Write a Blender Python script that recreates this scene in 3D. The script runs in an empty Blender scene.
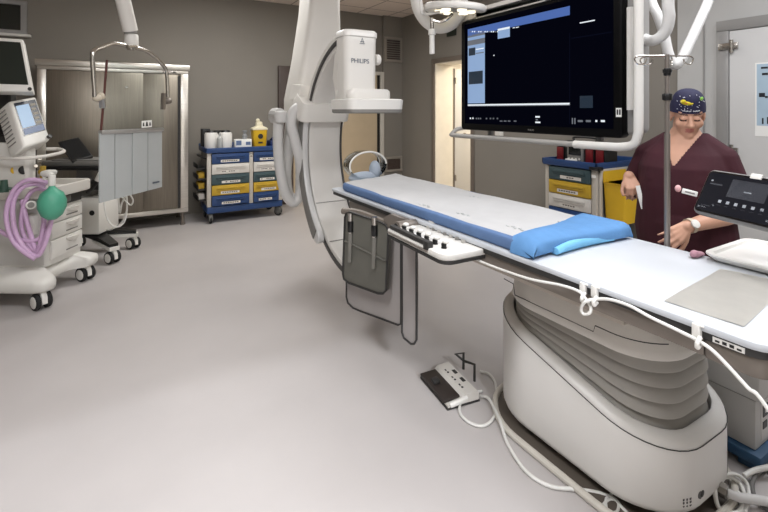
import bpy, bmesh, math, random
from mathutils import Vector, Matrix, Euler
random.seed(7)
PI = math.pi
COL = bpy.context.scene.collection
SC = bpy.context.scene
# camera: 1.5 m above the floor at the world origin, turned 30.6 degrees right of the table's axis (+Y), level, lens shifted down
CS, SN, FPX, HZ, HC = 0.8604, 0.5097, 449.0, 110.0, 1.5

def at(x, y, z=None, X=None, Y=None, d=None):
    """point of the room seen at pixel x,y of the 768x512 photo on a plane of known height / X / Y / depth"""
    k = (x - 384.0) / FPX
    ax, ay, az = CS * k + SN, CS - SN * k, -(y - HZ) / FPX
    if z is not None: d = (z - HC) / az
    elif X is not None: d = X / ax
    elif Y is not None: d = Y / ay
    return Vector((ax * d, ay * d, HC + az * d))

# ------------------------------------------------------------------ materials
def lin(c):
    return tuple(((v / 255) / 12.92 if v / 255 <= 0.04045 else ((v / 255 + 0.055) / 1.055) ** 2.4) for v in c)

MATS = {}
def mat(name, col, rough=0.5, metal=0.0, var=0.04, scale=6.0, bump=0.0, bscale=60.0, emit=None, spec=0.5, coat=0.0, stretch=None):
    if name in MATS: return MATS[name]
    m = bpy.data.materials.new(name); m.use_nodes = True
    nt = m.node_tree; b = nt.nodes['Principled BSDF']
    r, g, bl = lin(col)
    if emit: r, g, bl = r * .12, g * .12, bl * .12
    b.inputs['Roughness'].default_value = rough; b.inputs['Metallic'].default_value = metal
    b.inputs['Specular IOR Level'].default_value = spec; b.inputs['Coat Weight'].default_value = coat
    tc = nt.nodes.new('ShaderNodeTexCoord'); src = tc.outputs['Object']
    if stretch:
        mp = nt.nodes.new('ShaderNodeMapping'); mp.inputs['Scale'].default_value = stretch
        nt.links.new(src, mp.inputs['Vector']); src = mp.outputs['Vector']
    if var > 0:
        n = nt.nodes.new('ShaderNodeTexNoise'); n.inputs['Scale'].default_value = scale; n.inputs['Detail'].default_value = 4
        nt.links.new(src, n.inputs['Vector'])
        rp = nt.nodes.new('ShaderNodeValToRGB')
        rp.color_ramp.elements[0].position = .3; rp.color_ramp.elements[1].position = .7
        rp.color_ramp.elements[0].color = (r * (1 - var), g * (1 - var), bl * (1 - var), 1)
        rp.color_ramp.elements[1].color = (min(1, r * (1 + var)), min(1, g * (1 + var)), min(1, bl * (1 + var)), 1)
        nt.links.new(n.outputs['Fac'], rp.inputs['Fac']); nt.links.new(rp.outputs['Color'], b.inputs['Base Color'])
    else:
        b.inputs['Base Color'].default_value = (r, g, bl, 1)
    if bump > 0:
        n2 = nt.nodes.new('ShaderNodeTexNoise'); n2.inputs['Scale'].default_value = bscale; n2.inputs['Detail'].default_value = 3
        nt.links.new(src, n2.inputs['Vector'])
        bp = nt.nodes.new('ShaderNodeBump'); bp.inputs['Strength'].default_value = bump; bp.inputs['Distance'].default_value = .01
        nt.links.new(n2.outputs['Fac'], bp.inputs['Height']); nt.links.new(bp.outputs['Normal'], b.inputs['Normal'])
    if emit:
        e = lin(emit[0]); b.inputs['Emission Color'].default_value = (*e, 1); b.inputs['Emission Strength'].default_value = emit[1]
    MATS[name] = m
    return m

def clear_mat(name, tint=(245, 248, 248), gloss=0.12):
    if name in MATS: return MATS[name]
    m = bpy.data.materials.new(name); m.use_nodes = True; nt = m.node_tree
    nt.nodes.remove(nt.nodes['Principled BSDF']); out = nt.nodes['Material Output']
    t = nt.nodes.new('ShaderNodeBsdfTransparent'); t.inputs['Color'].default_value = (*lin(tint), 1)
    g = nt.nodes.new('ShaderNodeBsdfGlossy'); g.inputs['Roughness'].default_value = .05
    lw = nt.nodes.new('ShaderNodeLayerWeight'); lw.inputs['Blend'].default_value = gloss
    mx = nt.nodes.new('ShaderNodeMixShader')
    nt.links.new(lw.outputs['Fresnel'], mx.inputs['Fac']); nt.links.new(t.outputs[0], mx.inputs[1]); nt.links.new(g.outputs[0], mx.inputs[2])
    nt.links.new(mx.outputs[0], out.inputs['Surface'])
    MATS[name] = m
    return m

# ------------------------------------------------------------------ mesh builder
def catmull(pts, res=6):
    P = [Vector(p) for p in pts]
    if len(P) < 3: return P
    out = []
    for i in range(len(P) - 1):
        p0 = P[i - 1] if i else P[0] * 2 - P[1]
        p3 = P[i + 2] if i + 2 < len(P) else P[-1] * 2 - P[-2]
        p1, p2 = P[i], P[i + 1]
        for j in range(res):
            t = j / res
            out.append(.5 * ((2 * p1) + (p2 - p0) * t + (2 * p0 - 5 * p1 + 4 * p2 - p3) * t * t + (3 * p1 - p0 - 3 * p2 + p3) * t ** 3))
    out.append(P[-1])
    return out

class MB:
    def __init__(s): s.bm = bmesh.new(); s.m = 0
    def mi(s, i): s.m = i; return s
    def _merge(s, t, M=None):
        if M is not None: t.transform(M)
        for f in t.faces: f.material_index = s.m
        me = bpy.data.meshes.new('tmp'); t.to_mesh(me); t.free(); s.bm.from_mesh(me); bpy.data.meshes.remove(me)
        return s
    def box(s, lo, hi, bev=0.0, seg=2, M=None):
        t = bmesh.new(); bmesh.ops.create_cube(t, size=1.0)
        sz = [max(1e-4, abs(hi[i] - lo[i])) for i in range(3)]; c = [(hi[i] + lo[i]) / 2 for i in range(3)]
        t.transform(Matrix.Translation(c) @ Matrix.Diagonal((*sz, 1)))
        if bev > 0: bmesh.ops.bevel(t, geom=t.edges[:], offset=min(bev, min(sz) * .49), segments=seg, affect='EDGES', profile=.5)
        return s._merge(t, M)
    def obox(s, c, size, M=None, bev=0.0, seg=2):
        return s.box([c[i] - size[i] / 2 for i in range(3)], [c[i] + size[i] / 2 for i in range(3)], bev, seg, M)
    def quad(s, pts):
        s.face(pts); return s
    def face(s, pts):
        vs = [s.bm.verts.new(Vector(p)) for p in pts]
        f = s.bm.faces.new(vs); f.material_index = s.m
        return s
    def cyl(s, p0, p1, r0, r1=None, seg=20, bev=0.0):
        p0, p1 = Vector(p0), Vector(p1); r1 = r0 if r1 is None else r1
        L = (p1 - p0).length; t = bmesh.new()
        bmesh.ops.create_cone(t, cap_ends=True, segments=seg, radius1=r0, radius2=r1, depth=L)
        if bev > 0:
            es = [e for e in t.edges if abs(e.verts[0].co.z - e.verts[1].co.z) < 1e-6]
            bmesh.ops.bevel(t, geom=es, offset=bev, segments=2, affect='EDGES', profile=.5)
        q = Vector((0, 0, 1)).rotation_difference((p1 - p0).normalized())
        return s._merge(t, Matrix.Translation((p0 + p1) / 2) @ q.to_matrix().to_4x4())
    def loft(s, rings, cap=True, closed=True, M=None):
        t = bmesh.new(); vr = [[t.verts.new(Vector(p)) for p in r] for r in rings]
        n = len(rings[0])
        for a, b in zip(vr[:-1], vr[1:]):
            for i in range(n if closed else n - 1):
                j = (i + 1) % n
                try: t.faces.new((a[i], a[j], b[j], b[i]))
                except ValueError: pass
        if cap:
            t.faces.new(vr[0][::-1]); t.faces.new(vr[-1])
        bmesh.ops.recalc_face_normals(t, faces=t.faces[:])
        return s._merge(t, M)
    def tube(s, pts, r, seg=10, res=6, smooth=True):
        P = catmull(pts, res) if smooth else [Vector(p) for p in pts]
        P = [p for i, p in enumerate(P) if i == 0 or (p - P[i - 1]).length > 1e-5]
        n = len(P); rad = (lambda i: r) if not isinstance(r, (list, tuple)) else (lambda i: r[0] + (r[-1] - r[0]) * i / (n - 1))
        T = [(P[min(i + 1, n - 1)] - P[max(i - 1, 0)]).normalized() for i in range(n)]
        u = T[0].orthogonal().normalized(); rings = []
        for i in range(n):
            if i:
                u = T[i - 1].rotation_difference(T[i]) @ u
                u = (u - T[i] * u.dot(T[i])).normalized()
            w = T[i].cross(u)
            rings.append([P[i] + (u * math.cos(2 * PI * k / seg) + w * math.sin(2 * PI * k / seg)) * rad(i) for k in range(seg)])
        return s.loft(rings)
    def lathe(s, prof, c=(0, 0, 0), M=None, seg=24):
        rings = [[Vector((max(r, 1e-4) * math.cos(2 * PI * k / seg), max(r, 1e-4) * math.sin(2 * PI * k / seg), z)) for k in range(seg)] for r, z in prof]
        MM = Matrix.Translation(c) @ (M if M is not None else Matrix.Identity(4))
        return s.loft(rings, M=MM)
    def prism(s, outline, h0, h1, M=None, bev=0.0, seg=2):
        """outline in local xy, extruded along local z"""
        t = bmesh.new()
        a = [t.verts.new((p[0], p[1], h0)) for p in outline]; b = [t.verts.new((p[0], p[1], h1)) for p in outline]
        n = len(a); t.faces.new(a[::-1]); t.faces.new(b)
        for i in range(n): t.faces.new((a[i], a[(i + 1) % n], b[(i + 1) % n], b[i]))
        bmesh.ops.recalc_face_normals(t, faces=t.faces[:])
        if bev > 0:
            es = [e for e in t.edges if abs(e.verts[0].co.z - e.verts[1].co.z) < 1e-6]
            bmesh.ops.bevel(t, geom=es, offset=bev, segments=seg, affect='EDGES', profile=.5)
        return s._merge(t, M)
    def ell(s, c, r, M=None, seg=20):
        t = bmesh.new(); bmesh.ops.create_uvsphere(t, u_segments=seg, v_segments=max(8, seg // 2), radius=1)
        MM = Matrix.Translation(c) @ (M if M is not None else Matrix.Identity(4)) @ Matrix.Diagonal((*r, 1))
        return s._merge(t, MM)
    def caps(s, p0, p1, r0, r1=None, seg=16):
        r1 = r0 if r1 is None else r1
        s.ell(p0, (r0,) * 3, seg=seg); s.ell(p1, (r1,) * 3, seg=seg)
        if (Vector(p1) - Vector(p0)).length > 1e-4: s.cyl(p0, p1, r0, r1, seg)
        return s
    def text(s, body, size, M, depth=0.001, align='CENTER'):
        cu = bpy.data.curves.new('t', 'FONT'); cu.body = body; cu.size = size; cu.extrude = depth; cu.align_x = align; cu.align_y = 'CENTER'
        o = bpy.data.objects.new('t', cu); COL.objects.link(o)
        me = bpy.data.meshes.new_from_object(o.evaluated_get(bpy.context.evaluated_depsgraph_get()))
        t = bmesh.new(); t.from_mesh(me); bpy.data.meshes.remove(me)
        bpy.data.objects.remove(o); bpy.data.curves.remove(cu)
        return s._merge(t, M)

FR = {}     # frame of each object
def thing(name, label, cat, loc=(0, 0, 0), rz=0.0, group=None):
    o = bpy.data.objects.new(name, None); COL.objects.link(o); o.empty_display_size = .1
    o.location = loc; o.rotation_euler = (0, 0, rz); o['label'] = label; o['category'] = cat
    if group: o['group'] = group
    FR[o.name] = Matrix.Translation(loc) @ Matrix.Rotation(rz, 4, 'Z')
    return o

def part(name, mb, m, parent, world=True, label=None, ang=35, kind=None):
    """one part of a thing; geometry in world coordinates unless world=False"""
    if world: mb.bm.transform(FR[parent.name].inverted())
    o = _mesh(name, mb, m, ang); o.parent = parent; FR[o.name] = FR[parent.name]
    if label: o['label'] = label
    if kind: o['kind'] = kind
    return o

def _mesh(name, mb, m, ang=35):
    me = bpy.data.meshes.new(name); mb.bm.to_mesh(me); mb.bm.free()
    for q in (m if isinstance(m, (list, tuple)) else [m]): me.materials.append(q)
    for p in me.polygons: p.use_smooth = True
    me.set_sharp_from_angle(angle=math.radians(ang))
    o = bpy.data.objects.new(name, me); COL.objects.link(o)
    return o

def solo(name, mb, m, label, cat, group=None, ang=35, stuff=False):
    """a thing that is one mesh; its origin goes to the middle of its base"""
    vs = [v.co for v in mb.bm.verts]
    org = Vector(((min(v.x for v in vs) + max(v.x for v in vs)) / 2, (min(v.y for v in vs) + max(v.y for v in vs)) / 2, min(v.z for v in vs)))
    mb.bm.transform(Matrix.Translation(-org))
    o = _mesh(name, mb, m, ang); o.location = org; o['label'] = label; o['category'] = cat
    FR[o.name] = Matrix.Translation(org)
    if group: o['group'] = group
    return o

def struct(name, mb, m, parent=None, ang=35):
    o = _mesh(name, mb, m, ang)
    if parent: o.parent = parent
    else: o['kind'] = 'structure'
    FR[o.name] = Matrix.Identity(4)
    return o

def rrect(x0, y0, x1, y1, r, n=6):
    """rounded rectangle outline; r one radius or (x0y0, x1y0, x1y1, x0y1)"""
    R = r if isinstance(r, (list, tuple)) else (r,) * 4
    out = []
    for (cx, cy, a0, rr) in ((x0 + R[0], y0 + R[0], PI, R[0]), (x1 - R[1], y0 + R[1], 1.5 * PI, R[1]), (x1 - R[2], y1 - R[2], 0, R[2]), (x0 + R[3], y1 - R[3], .5 * PI, R[3])):
        for i in range(n + 1):
            a = a0 + i / n * PI / 2
            out.append((cx + rr * math.cos(a), cy + rr * math.sin(a)))
    return out

def frame3(o, u, v):
    """matrix with local x along u, local y along v (made square), local z their normal"""
    u = Vector(u).normalized(); v = Vector(v); v = (v - u * v.dot(u)).normalized(); n = u.cross(v)
    M = Matrix((u, v, n)).transposed().to_4x4(); M.translation = Vector(o)
    return M
# ------------------------------------------------------------------ palette
white = mat('white enamel', (226, 224, 219), .38, var=.02)
offwhite = mat('off white plastic', (214, 210, 203), .45, var=.02)
cream = mat('cream plastic', (205, 200, 190), .45, var=.03)
greyp = mat('grey plastic', (128, 126, 122), .5, var=.03)
taupe = mat('taupe metal', (120, 112, 104), .42, .3, var=.05)
dark = mat('dark grey plastic', (44, 43, 42), .5, var=.05)
black = mat('black plastic', (14, 14, 15), .4, var=.03)
rubber = mat('black rubber', (26, 26, 27), .75)
steel = mat('polished steel', (190, 186, 180), .22, 1.0, var=.03)
chrome = mat('chrome', (214, 212, 208), .12, 1.0, var=0)
brushed = mat('brushed steel', (138, 131, 120), .36, 1.0, var=.10, scale=9, stretch=(14, 14, .35))
blue = mat('blue plastic', (36, 66, 114), .42)
yellow = mat('yellow plastic', (222, 178, 34), .45)
mustard = mat('mustard plastic', (196, 160, 46), .5)
greend = mat('dark grey green plastic', (62, 82, 86), .5)
hosew = mat('white hose', (204, 203, 201), .42, var=.02)
cablew = mat('white cable', (224, 223, 218), .45, var=.02)
clear = clear_mat('clear acrylic', gloss=.03)
paper = mat('white paper', (236, 236, 232), .8, var=.02)

# ------------------------------------------------------------------ setting
XR, YB, ZC = 4.5, 7.0, 3.2      # right wall, back wall, ceiling
XL, YF = -2.7, -0.75            # left wall, front wall (unseen behind the camera, its opening sized to shape the anteroom light)

def grid_mat(name, tile, line, size, lw, rough):
    m = bpy.data.materials.new(name); m.use_nodes = True; nt = m.node_tree; b = nt.nodes['Principled BSDF']
    tc = nt.nodes.new('ShaderNodeTexCoord'); br = nt.nodes.new('ShaderNodeTexBrick')
    br.offset = 0; br.inputs['Scale'].default_value = 1; br.inputs['Brick Width'].default_value = size; br.inputs['Row Height'].default_value = size
    br.inputs['Mortar Size'].default_value = lw; br.inputs['Mortar Smooth'].default_value = .2
    c = lin(tile); br.inputs['Color1'].default_value = (*c, 1); br.inputs['Color2'].default_value = (c[0] * .95, c[1] * .95, c[2] * .95, 1)
    br.inputs['Mortar'].default_value = (*lin(line), 1)
    nt.links.new(tc.outputs['Object'], br.inputs['Vector']); nt.links.new(br.outputs['Color'], b.inputs['Base Color'])
    b.inputs['Roughness'].default_value = rough
    return m

wallm = mat('warm grey wall paint', (134, 129, 121), .7, var=.03, scale=1.2, bump=.05, bscale=90)
wallr = mat('pale grey wall panel', (188, 188, 186), .6, var=.02)
floorm = mat('pale vinyl floor', (185, 180, 178), .42, var=.035, scale=2.2, bump=.03, bscale=40, spec=.35)
ceilm = grid_mat('ceiling tiles', (236, 222, 210), (160, 146, 136), .6, .012, .85)
framem = mat('grey brown door frame', (118, 108, 98), .5)
framer = mat('grey steel door frame', (150, 149, 147), .45, .2)
doorw = mat('white door leaf', (206, 206, 205), .45, var=.015)
creamw = mat('cream wall paint', (226, 221, 210), .6)
tanm = mat('tan door laminate', (196, 178, 150), .45, var=.03)
brownm = mat('dark brown laminate', (74, 62, 56), .5)

mb = MB(); mb.box((XL - .2, -4.6, -.12), (XR + 2.4, YB + .2, 0)); struct('floor', mb, floorm)
mb = MB(); mb.box((XL - .2, YF - .15, ZC), (XR + .4, YB + .2, ZC + .1)); struct('ceiling', mb, ceilm)
mb = MB(); mb.box((XL - .2, YB, 0), (XR + .4, YB + .2, ZC)); struct('wall_back', mb, wallm)
mb = MB(); mb.box((XL - .2, -4.6, 0), (XL, YB, ZC)); struct('wall_left', mb, wallm)
# right wall with the doorway at its far end (0.38 m thick)
D1a, D1b, D1h = 5.06, 5.95, 2.27
mb = MB()
mb.box((XR, D1b, 0), (XR + .38, YB, ZC)); mb.box((XR, D1a, D1h), (XR + .38, D1b, ZC)); mb.box((XR, 2.2, 0), (XR + .38, D1a, ZC))
struct('wall_right', mb, wallm)
mb = MB(); mb.box((XR - .03, YF, 0), (XR + .38, 2.2, ZC), .004); struct('wall_panel_right', mb, wallr)
mb = MB(); mb.box((XR - .036, 1.972, 0), (XR - .028, 1.986, ZC)); struct('trim_1', mb, framer)
# unseen front wall: opening and lintel set to limit the anteroom lamp's light
LINT = 2.07
mb = MB()
mb.box((XL, YF - .15, 0), (-1.7, YF, ZC)); mb.box((.85, YF - .15, 0), (XR + .38, YF, ZC)); mb.box((-1.7, YF - .15, LINT), (.85, YF, ZC))
struct('wall_front', mb, wallm)
mb = MB(); mb.box((XL, -4.6, ZC), (XR + .4, YF - .15, ZC + .1)); struct('ceiling_anteroom', mb, ceilm)
mb = MB(); mb.box((XL, -4.7, 0), (XR + .38, -4.6, ZC)); struct('wall_anteroom', mb, creamw)
mb = MB(); mb.box((XR + .38, -4.6, 0), (XR + .5, YF, ZC)); struct('wall_anteroom_side', mb, creamw)
# corridor beyond the right doorway
mb = MB()
mb.box((XR + .38, D1b + .42, 0), (XR + 2.2, D1b + .5, ZC)); mb.box((XR + .38, 3.4, 0), (XR + 2.2, 3.5, ZC)); mb.box((XR + 2.1, 3.4, 0), (XR + 2.2, D1b + .5, ZC))
mb.box((XR + .38, 3.4, 2.6), (XR + 2.2, D1b + .5, 2.7))
struct('wall_corridor', mb, creamw)
# corner pilaster at the far right
mb = MB(); mb.box((4.1, YB - .06, 0), (XR, YB, ZC)); struct('wall_pilaster', mb, wallm)
# window high on the back wall
glassd = mat('dark window glass', (34, 38, 34), .12, var=.02)
fr = thing('window_1', 'high dark window above the tall cabinet left end', 'window'); fr['kind'] = 'structure'
del fr['label']; del fr['category']
wz0, wz1, wx0, wx1 = 2.42, 2.83, -2.3, -.96
mb = MB()
mb.box((wx0, YB - .05, wz0), (wx1, YB, wz0 + .05), .004); mb.box((wx0, YB - .05, wz1 - .05), (wx1, YB, wz1), .004)
mb.box((wx1 - .06, YB - .045, wz0 + .05), (wx1 - .001, YB, wz1 - .05)); mb.box((wx0 + .001, YB - .045, wz0 + .05), (wx0 + .06, YB, wz1 - .05))
part('window_frame', mb, framer, fr)
mb = MB(); mb.box((wx0 + .06, YB - .015, wz0 + .05), (wx1 - .06, YB - .005, wz1 - .05)); part('pane', mb, glassd, fr)
mb = MB(); mb.box((wx0 - .03, YB - .10, wz0 - .03), (wx1 + .04, YB, wz0), .004); part('window_sill', mb, white, fr)

# door in the back wall behind the C-arm
d = thing('door_1', 'tan', 'door'); d['kind'] = 'structure'; del d['label']; del d['category']
mb = MB(); mb.box((2.18, YB - .07, 0), (2.42, YB, 2.2), .004); part('door_leaf_edge', mb, brownm, d, label='dark brown end of sliding door')
mb = MB(); mb.box((2.42, YB - .04, 0), (3.98, YB - .005, 2.12)); part('door_leaf', mb, tanm, d)
mb = MB(); mb.box((3.98, YB - .05, 0), (4.03, YB - .005, 2.12)); part('seal', mb, black, d)
mb = MB(); mb.box((4.03, YB - .09, 0), (4.10, YB - .005, 2.18), .004); mb.box((2.42, YB - .088, 2.12), (4.03, YB - .005, 2.18), .004); part('door_frame', mb, cream, d)

# doorway in the right wall
d = thing('door_2', 'x', 'door'); d['kind'] = 'structure'; del d['label']; del d['category']
mb = MB()
for (a, b) in ((D1a - .07, D1a), (D1b, D1b + .07)): mb.box((XR - .02, a, 0), (XR + .004, b, D1h), .003)
mb.box((XR - .022, D1a - .07, D1h), (XR + .004, D1b + .07, D1h + .07), .003)
part('door_frame', mb, framem, d)
mb = MB(); mb.box((XR + .005, D1b - .012, 0), (XR + .37, D1b + .001, D1h)); mb.box((XR + .005, D1a, 0), (XR + .37, D1a + .012, D1h)); mb.box((XR + .005, D1a, D1h - .012), (XR + .37, D1b, D1h))
part('door_jamb', mb, creamw, d)
mb = MB(); mb.box((XR + .36, D1b + .0, 0), (XR + .42, D1b + .03, 2.2)); part('hinge_post', mb, framem, d)
mb = MB(); mb.box((XR + .42, D1b - .01, .01), (XR + 1.35, D1b + .035, 2.2), .004); part('door_leaf', mb, doorw, d)
mb = MB()
p = Vector((XR + .62, D1b - .03, 1.08)); mb.cyl(p, p + Vector((0, .03, 0)), .028); mb.tube([p, p + Vector((0, -.03, 0)), p + Vector((.1, -.035, 0))], .011, smooth=False)
part('door_handle', mb, steel, d)
mb = MB()
for z in (.3, 1.05, 1.95): mb.cyl((XR + .425, D1b - .02, z), (XR + .425, D1b - .02, z + .1), .012)
part('hinge', mb, steel, d)

# white door at the right edge of the picture
y2 = 1.87
d = thing('door_3', 'x', 'door'); d['kind'] = 'structure'; del d['label']; del d['category']
XW = XR - .03
mb = MB(); mb.box((XW - .035, y2 - .09, 0), (XW + .01, y2, 2.17), .003); mb.box((XW - .037, .25, 2.17), (XW + .01, y2, 2.26), .003); mb.box((XW - .035, .25, 0), (XW + .01, .34, 2.17), .003)
part('door_frame', mb, framer, d)
mb = MB(); mb.box((XW - .03, .345, .01), (XW - .002, y2 - .095, 2.165), .003); part('door_leaf', mb, doorw, d)
mb = MB()
for z in (.35, 1.1, 1.98):
    mb.cyl((XW - .045, y2 - .115, z), (XW - .045, y2 - .115, z + .11), .014); mb.box((XW - .05, y2 - .16, z + .03), (XW - .03, y2 - .02, z + .085), .002)
part('hinge', mb, steel, d)

# poster on that door
pbl = mat('pale blue print', (168, 190, 206), .6, var=.05); pdk = mat('dark ink', (20, 24, 34), .6, var=0)
XP = XW - .033
a = at(755, 63, X=XP); b = at(755, 136, X=XP)
mb = MB(); mb.box((XP, a.y - .42, b.z), (XP + .003, a.y, a.z))
mb.mi(1).box((XP - .0015, a.y - .40, b.z + .085), (XP, a.y - .012, a.z - .012)); mb.mi(2)
for (x0, y0, x1, y1) in ((759, 93, 765, 97), (765, 96, 768, 98), (761, 67, 768, 68.5), (762, 73, 768, 75), (762, 118, 763.6, 124), (767, 117, 768.5, 124)):
    p, q = at(x0, y0, X=XP - .0015), at(x1, y1, X=XP - .0015); mb.box((XP - .0025, q.y, q.z), (XP - .0015, p.y, p.z))
for i in range(5):
    yy = a.y - .16 - .05 * i; mb.box((XP - .0025, yy - .02, a.z - .30), (XP - .0015, yy, a.z - .25))
solo('poster', mb, [paper, pbl, pdk], 'pale blue and white poster taped to the white door', 'poster')

# air vents
ventm = mat('vent frame grey', (150, 143, 133), .5)
def vent(name, lo, hi, label):
    t = thing(name, label, 'vent', ((lo[0] + hi[0]) / 2, hi[1], lo[2]), 0, 'air vents in the far corner')
    mb = MB(); w = .045
    mb.box((lo[0], lo[1], lo[2]), (hi[0], hi[1], lo[2] + w), .003); mb.box((lo[0], lo[1], hi[2] - w), (hi[0], hi[1], hi[2]), .003)
    mb.box((lo[0] + .001, lo[1] + .002, lo[2] + w), (lo[0] + w, hi[1], hi[2] - w)); mb.box((hi[0] - w, lo[1] + .002, lo[2] + w), (hi[0] - .001, hi[1], hi[2] - w))
    part('frame', mb, ventm, t)
    mb = MB(); n = 9
    for i in range(n):
        z = lo[2] + w + (hi[2] - lo[2] - 2 * w) * (i + .5) / n
        mb.box((lo[0] + w, lo[1] + .012, z - .012), (hi[0] - w, hi[1] - .004, z + .006))
    part('grille', mb, brownm, t)
yv = YB - .06
vent('air_vent', (4.07 + .04, yv - .03, 2.37), (4.49, yv, 2.82), 'dark square air vent high in the far corner')
vent('air_vent', (4.12, yv - .03, .38), (4.49, yv, .66), 'dark low air vent near the floor in the far corner')
# unlit sign over the doorway, switch plate
a, b = at(447, 23, X=XR - .02), at(455.5, 35, X=XR - .02)
mb = MB(); mb.box((XR - .03, b.y, b.z), (XR - .001, a.y, a.z), .004); solo('wall_sign', mb, mat('dark green enamel', (30, 40, 32), .5), 'small dark green sign on the wall behind the round lamp', 'sign')
a, b = at(495, 130, X=XR - .01), at(503, 136, X=XR - .01)
mb = MB(); mb.box((XR - .012, b.y, b.z), (XR, a.y, a.z), .003); mb.box((XR - .016, (a.y + b.y) / 2 - .02, b.z + .012), (XR - .012, (a.y + b.y) / 2 + .02, a.z - .012), .001)
solo('wall_switch', mb, white, 'small white switch plate on the wall behind the big screen', 'switch')

# ------------------------------------------------------------------ camera
cam = bpy.data.cameras.new('camera'); co = bpy.data.objects.new('camera', cam); COL.objects.link(co)
co.location = (0, 0, HC); co.rotation_euler = (PI / 2, 0, -math.atan2(SN, CS))
cam.sensor_width = 36; cam.lens = 36 * FPX / 768; cam.shift_y = -(256 - HZ) / 768; cam.clip_start = .05
SC.camera = co
SC.view_settings.view_transform = 'Standard'; SC.view_settings.look = 'None'; SC.view_settings.gamma = 1; SC.view_settings.exposure = 0.0
SC.view_settings.use_curve_mapping = False

# ------------------------------------------------------------------ light
def area(name, loc, size, power, col, rot=(0, 0, 0), sy=None, spread=None):
    l = bpy.data.lights.new(name, 'AREA'); l.energy = power; l.color = lin(col); l.shape = 'RECTANGLE'; l.size = size; l.size_y = sy or size
    if spread: l.spread = math.radians(spread)
    o = bpy.data.objects.new(name, l); COL.objects.link(o); o.location = loc; o.rotation_euler = rot
    return o
W_ = bpy.data.worlds.new('world'); SC.world = W_; W_.use_nodes = True
W_.node_tree.nodes['Background'].inputs['Color'].default_value = (*lin((200, 202, 205)), 1)
W_.node_tree.nodes['Background'].inputs['Strength'].default_value = .25
area('anteroom_lamp', (.2, -2.71, 3.12), .45, 300, (246, 249, 255), sy=.10)
area('ceiling_lamp_table', (2.5, 1.2, 3.17), 1.2, 30, (248, 250, 255), sy=.6)
area('ceiling_lamp_right', (3.5, .2, 3.17), 1.2, 34, (246, 249, 255), sy=.6)
area('ceiling_lamp_back', (1.2, 5.0, 3.17), 1.2, 56, (252, 251, 249), sy=.6)
area('ceiling_lamp_left', (-.4, 1.3, 3.17), 1.2, 66, (250, 251, 253), sy=.6)
area('added_fill_entry', (1.1, -.25, 3.17), 1.2, 46, (248, 250, 255), sy=.6)  # added fill to brighten the pedestal's near end and the table
area('added_fill_far', (3.1, 4.1, 3.17), 1.2, 26, (252, 251, 249), sy=.6)  # added fill to lift the right wall behind the table
area('corridor_lamp', (XR + 1.2, 5.0, 2.58), .8, 60, (255, 240, 216))
# ------------------------------------------------------------------ angiography table
TX0, TX1, TZ = 1.34, 1.98, .93
bodyw = mat('table base enamel', (228, 226, 222), .4, var=.015, scale=3)
bellm = mat('grey rubber bellows', (174, 171, 165), .6, var=.04)
toppad = mat('white table top', (194, 198, 203), .5, var=.02, scale=4)
T = thing('angiography_table', 'long white patient table with grey bellows pedestal across the right half', 'table', (1.93, 1.3, 0))

def base_outline(inset, n=10):
    x0, x1, ya, yb = 1.59 + inset, 2.215 - inset, .815 + inset, 1.735 - inset
    rn, rf = max(.04, .24 - inset), max(.05, .30 - inset) - .001
    return rrect(x0, ya, x1, yb, (rn, rn, rf, rf), n)
def rim(y): return .300 + (y - .82) * .27
def ring(inset, zf): return [(x, y, zf(y)) for x, y in base_outline(inset)]
mb = MB()
mb.loft([ring(.03, lambda y: .045), ring(.008, lambda y: .055), ring(0, lambda y: .075), ring(0, lambda y: rim(y) - .03), ring(.004, lambda y: rim(y) - .012), ring(.02, lambda y: rim(y)),
         ring(.042, lambda y: rim(y) + .010), ring(.050, lambda y: rim(y) + .007), ring(.054, lambda y: rim(y) - .05)])
part('pedestal_body', mb, bodyw, T, ang=50)
mb = MB(); pts = ring(-.0005, lambda y: rim(y) - .022); mb.tube(pts + pts[:1], .0018, seg=6, smooth=False); part('pedestal_seam', mb, dark, T)
pj = min(base_outline(-.0005, 20), key=lambda q: abs(q[0] - 2.05) + (q[1] > 1.0) * 9)
mb = MB(); mb.tube([(pj[0], pj[1], .08), (pj[0], pj[1], rim(pj[1]) - .03)], .0012, seg=5, smooth=False); part('panel_joint', mb, greyp, T)
# bellows: five drooping folds between the slanting rim and the level shroud
rings = []; NL, zt = 5, .575
for i in range(NL):
    z0 = lambda y, i=i: (rim(y) - .03) + (zt - rim(y) + .03) * (i / NL)
    z1 = lambda y, i=i: (rim(y) - .03) + (zt - rim(y) + .03) * ((i + 1) / NL)
    zm = lambda y, a=z0, b=z1, t=.0: a(y) + (b(y) - a(y)) * t
    rings += [ring(.108, z0), ring(.070, lambda y, a=z0, b=z1: a(y) + (b(y) - a(y)) * .03), ring(.060, lambda y, a=z0, b=z1: a(y) + (b(y) - a(y)) * .14),
              ring(.063, lambda y, a=z0, b=z1: a(y) + (b(y) - a(y)) * .40), ring(.086, lambda y, a=z0, b=z1: a(y) + (b(y) - a(y)) * .97)]
mb = MB(); mb.loft(rings); part('bellows', mb, bellm, T, ang=50)
mb = MB()
mb.loft([ring(.10, lambda y: zt - .006), ring(.050, lambda y: zt), ring(.043, lambda y: zt + .012), ring(.048, lambda y: zt + .035), ring(.060, lambda y: zt + .10), ring(.068, lambda y: zt + .116)])
part('lift_shroud', mb, offwhite, T, ang=50)
mb = MB(); mb.loft([ring(.067, lambda y: zt + .116), ring(.067, lambda y: zt + .124)]); part('shroud_gap', mb, dark, T)
mb = MB(); mb.loft([ring(.068, lambda y: zt + .124), ring(.062, lambda y: zt + .132), ring(.085, lambda y: .775), ring(.12, lambda y: .791)]); part('lift_head', mb, cream, T, ang=50)
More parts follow.
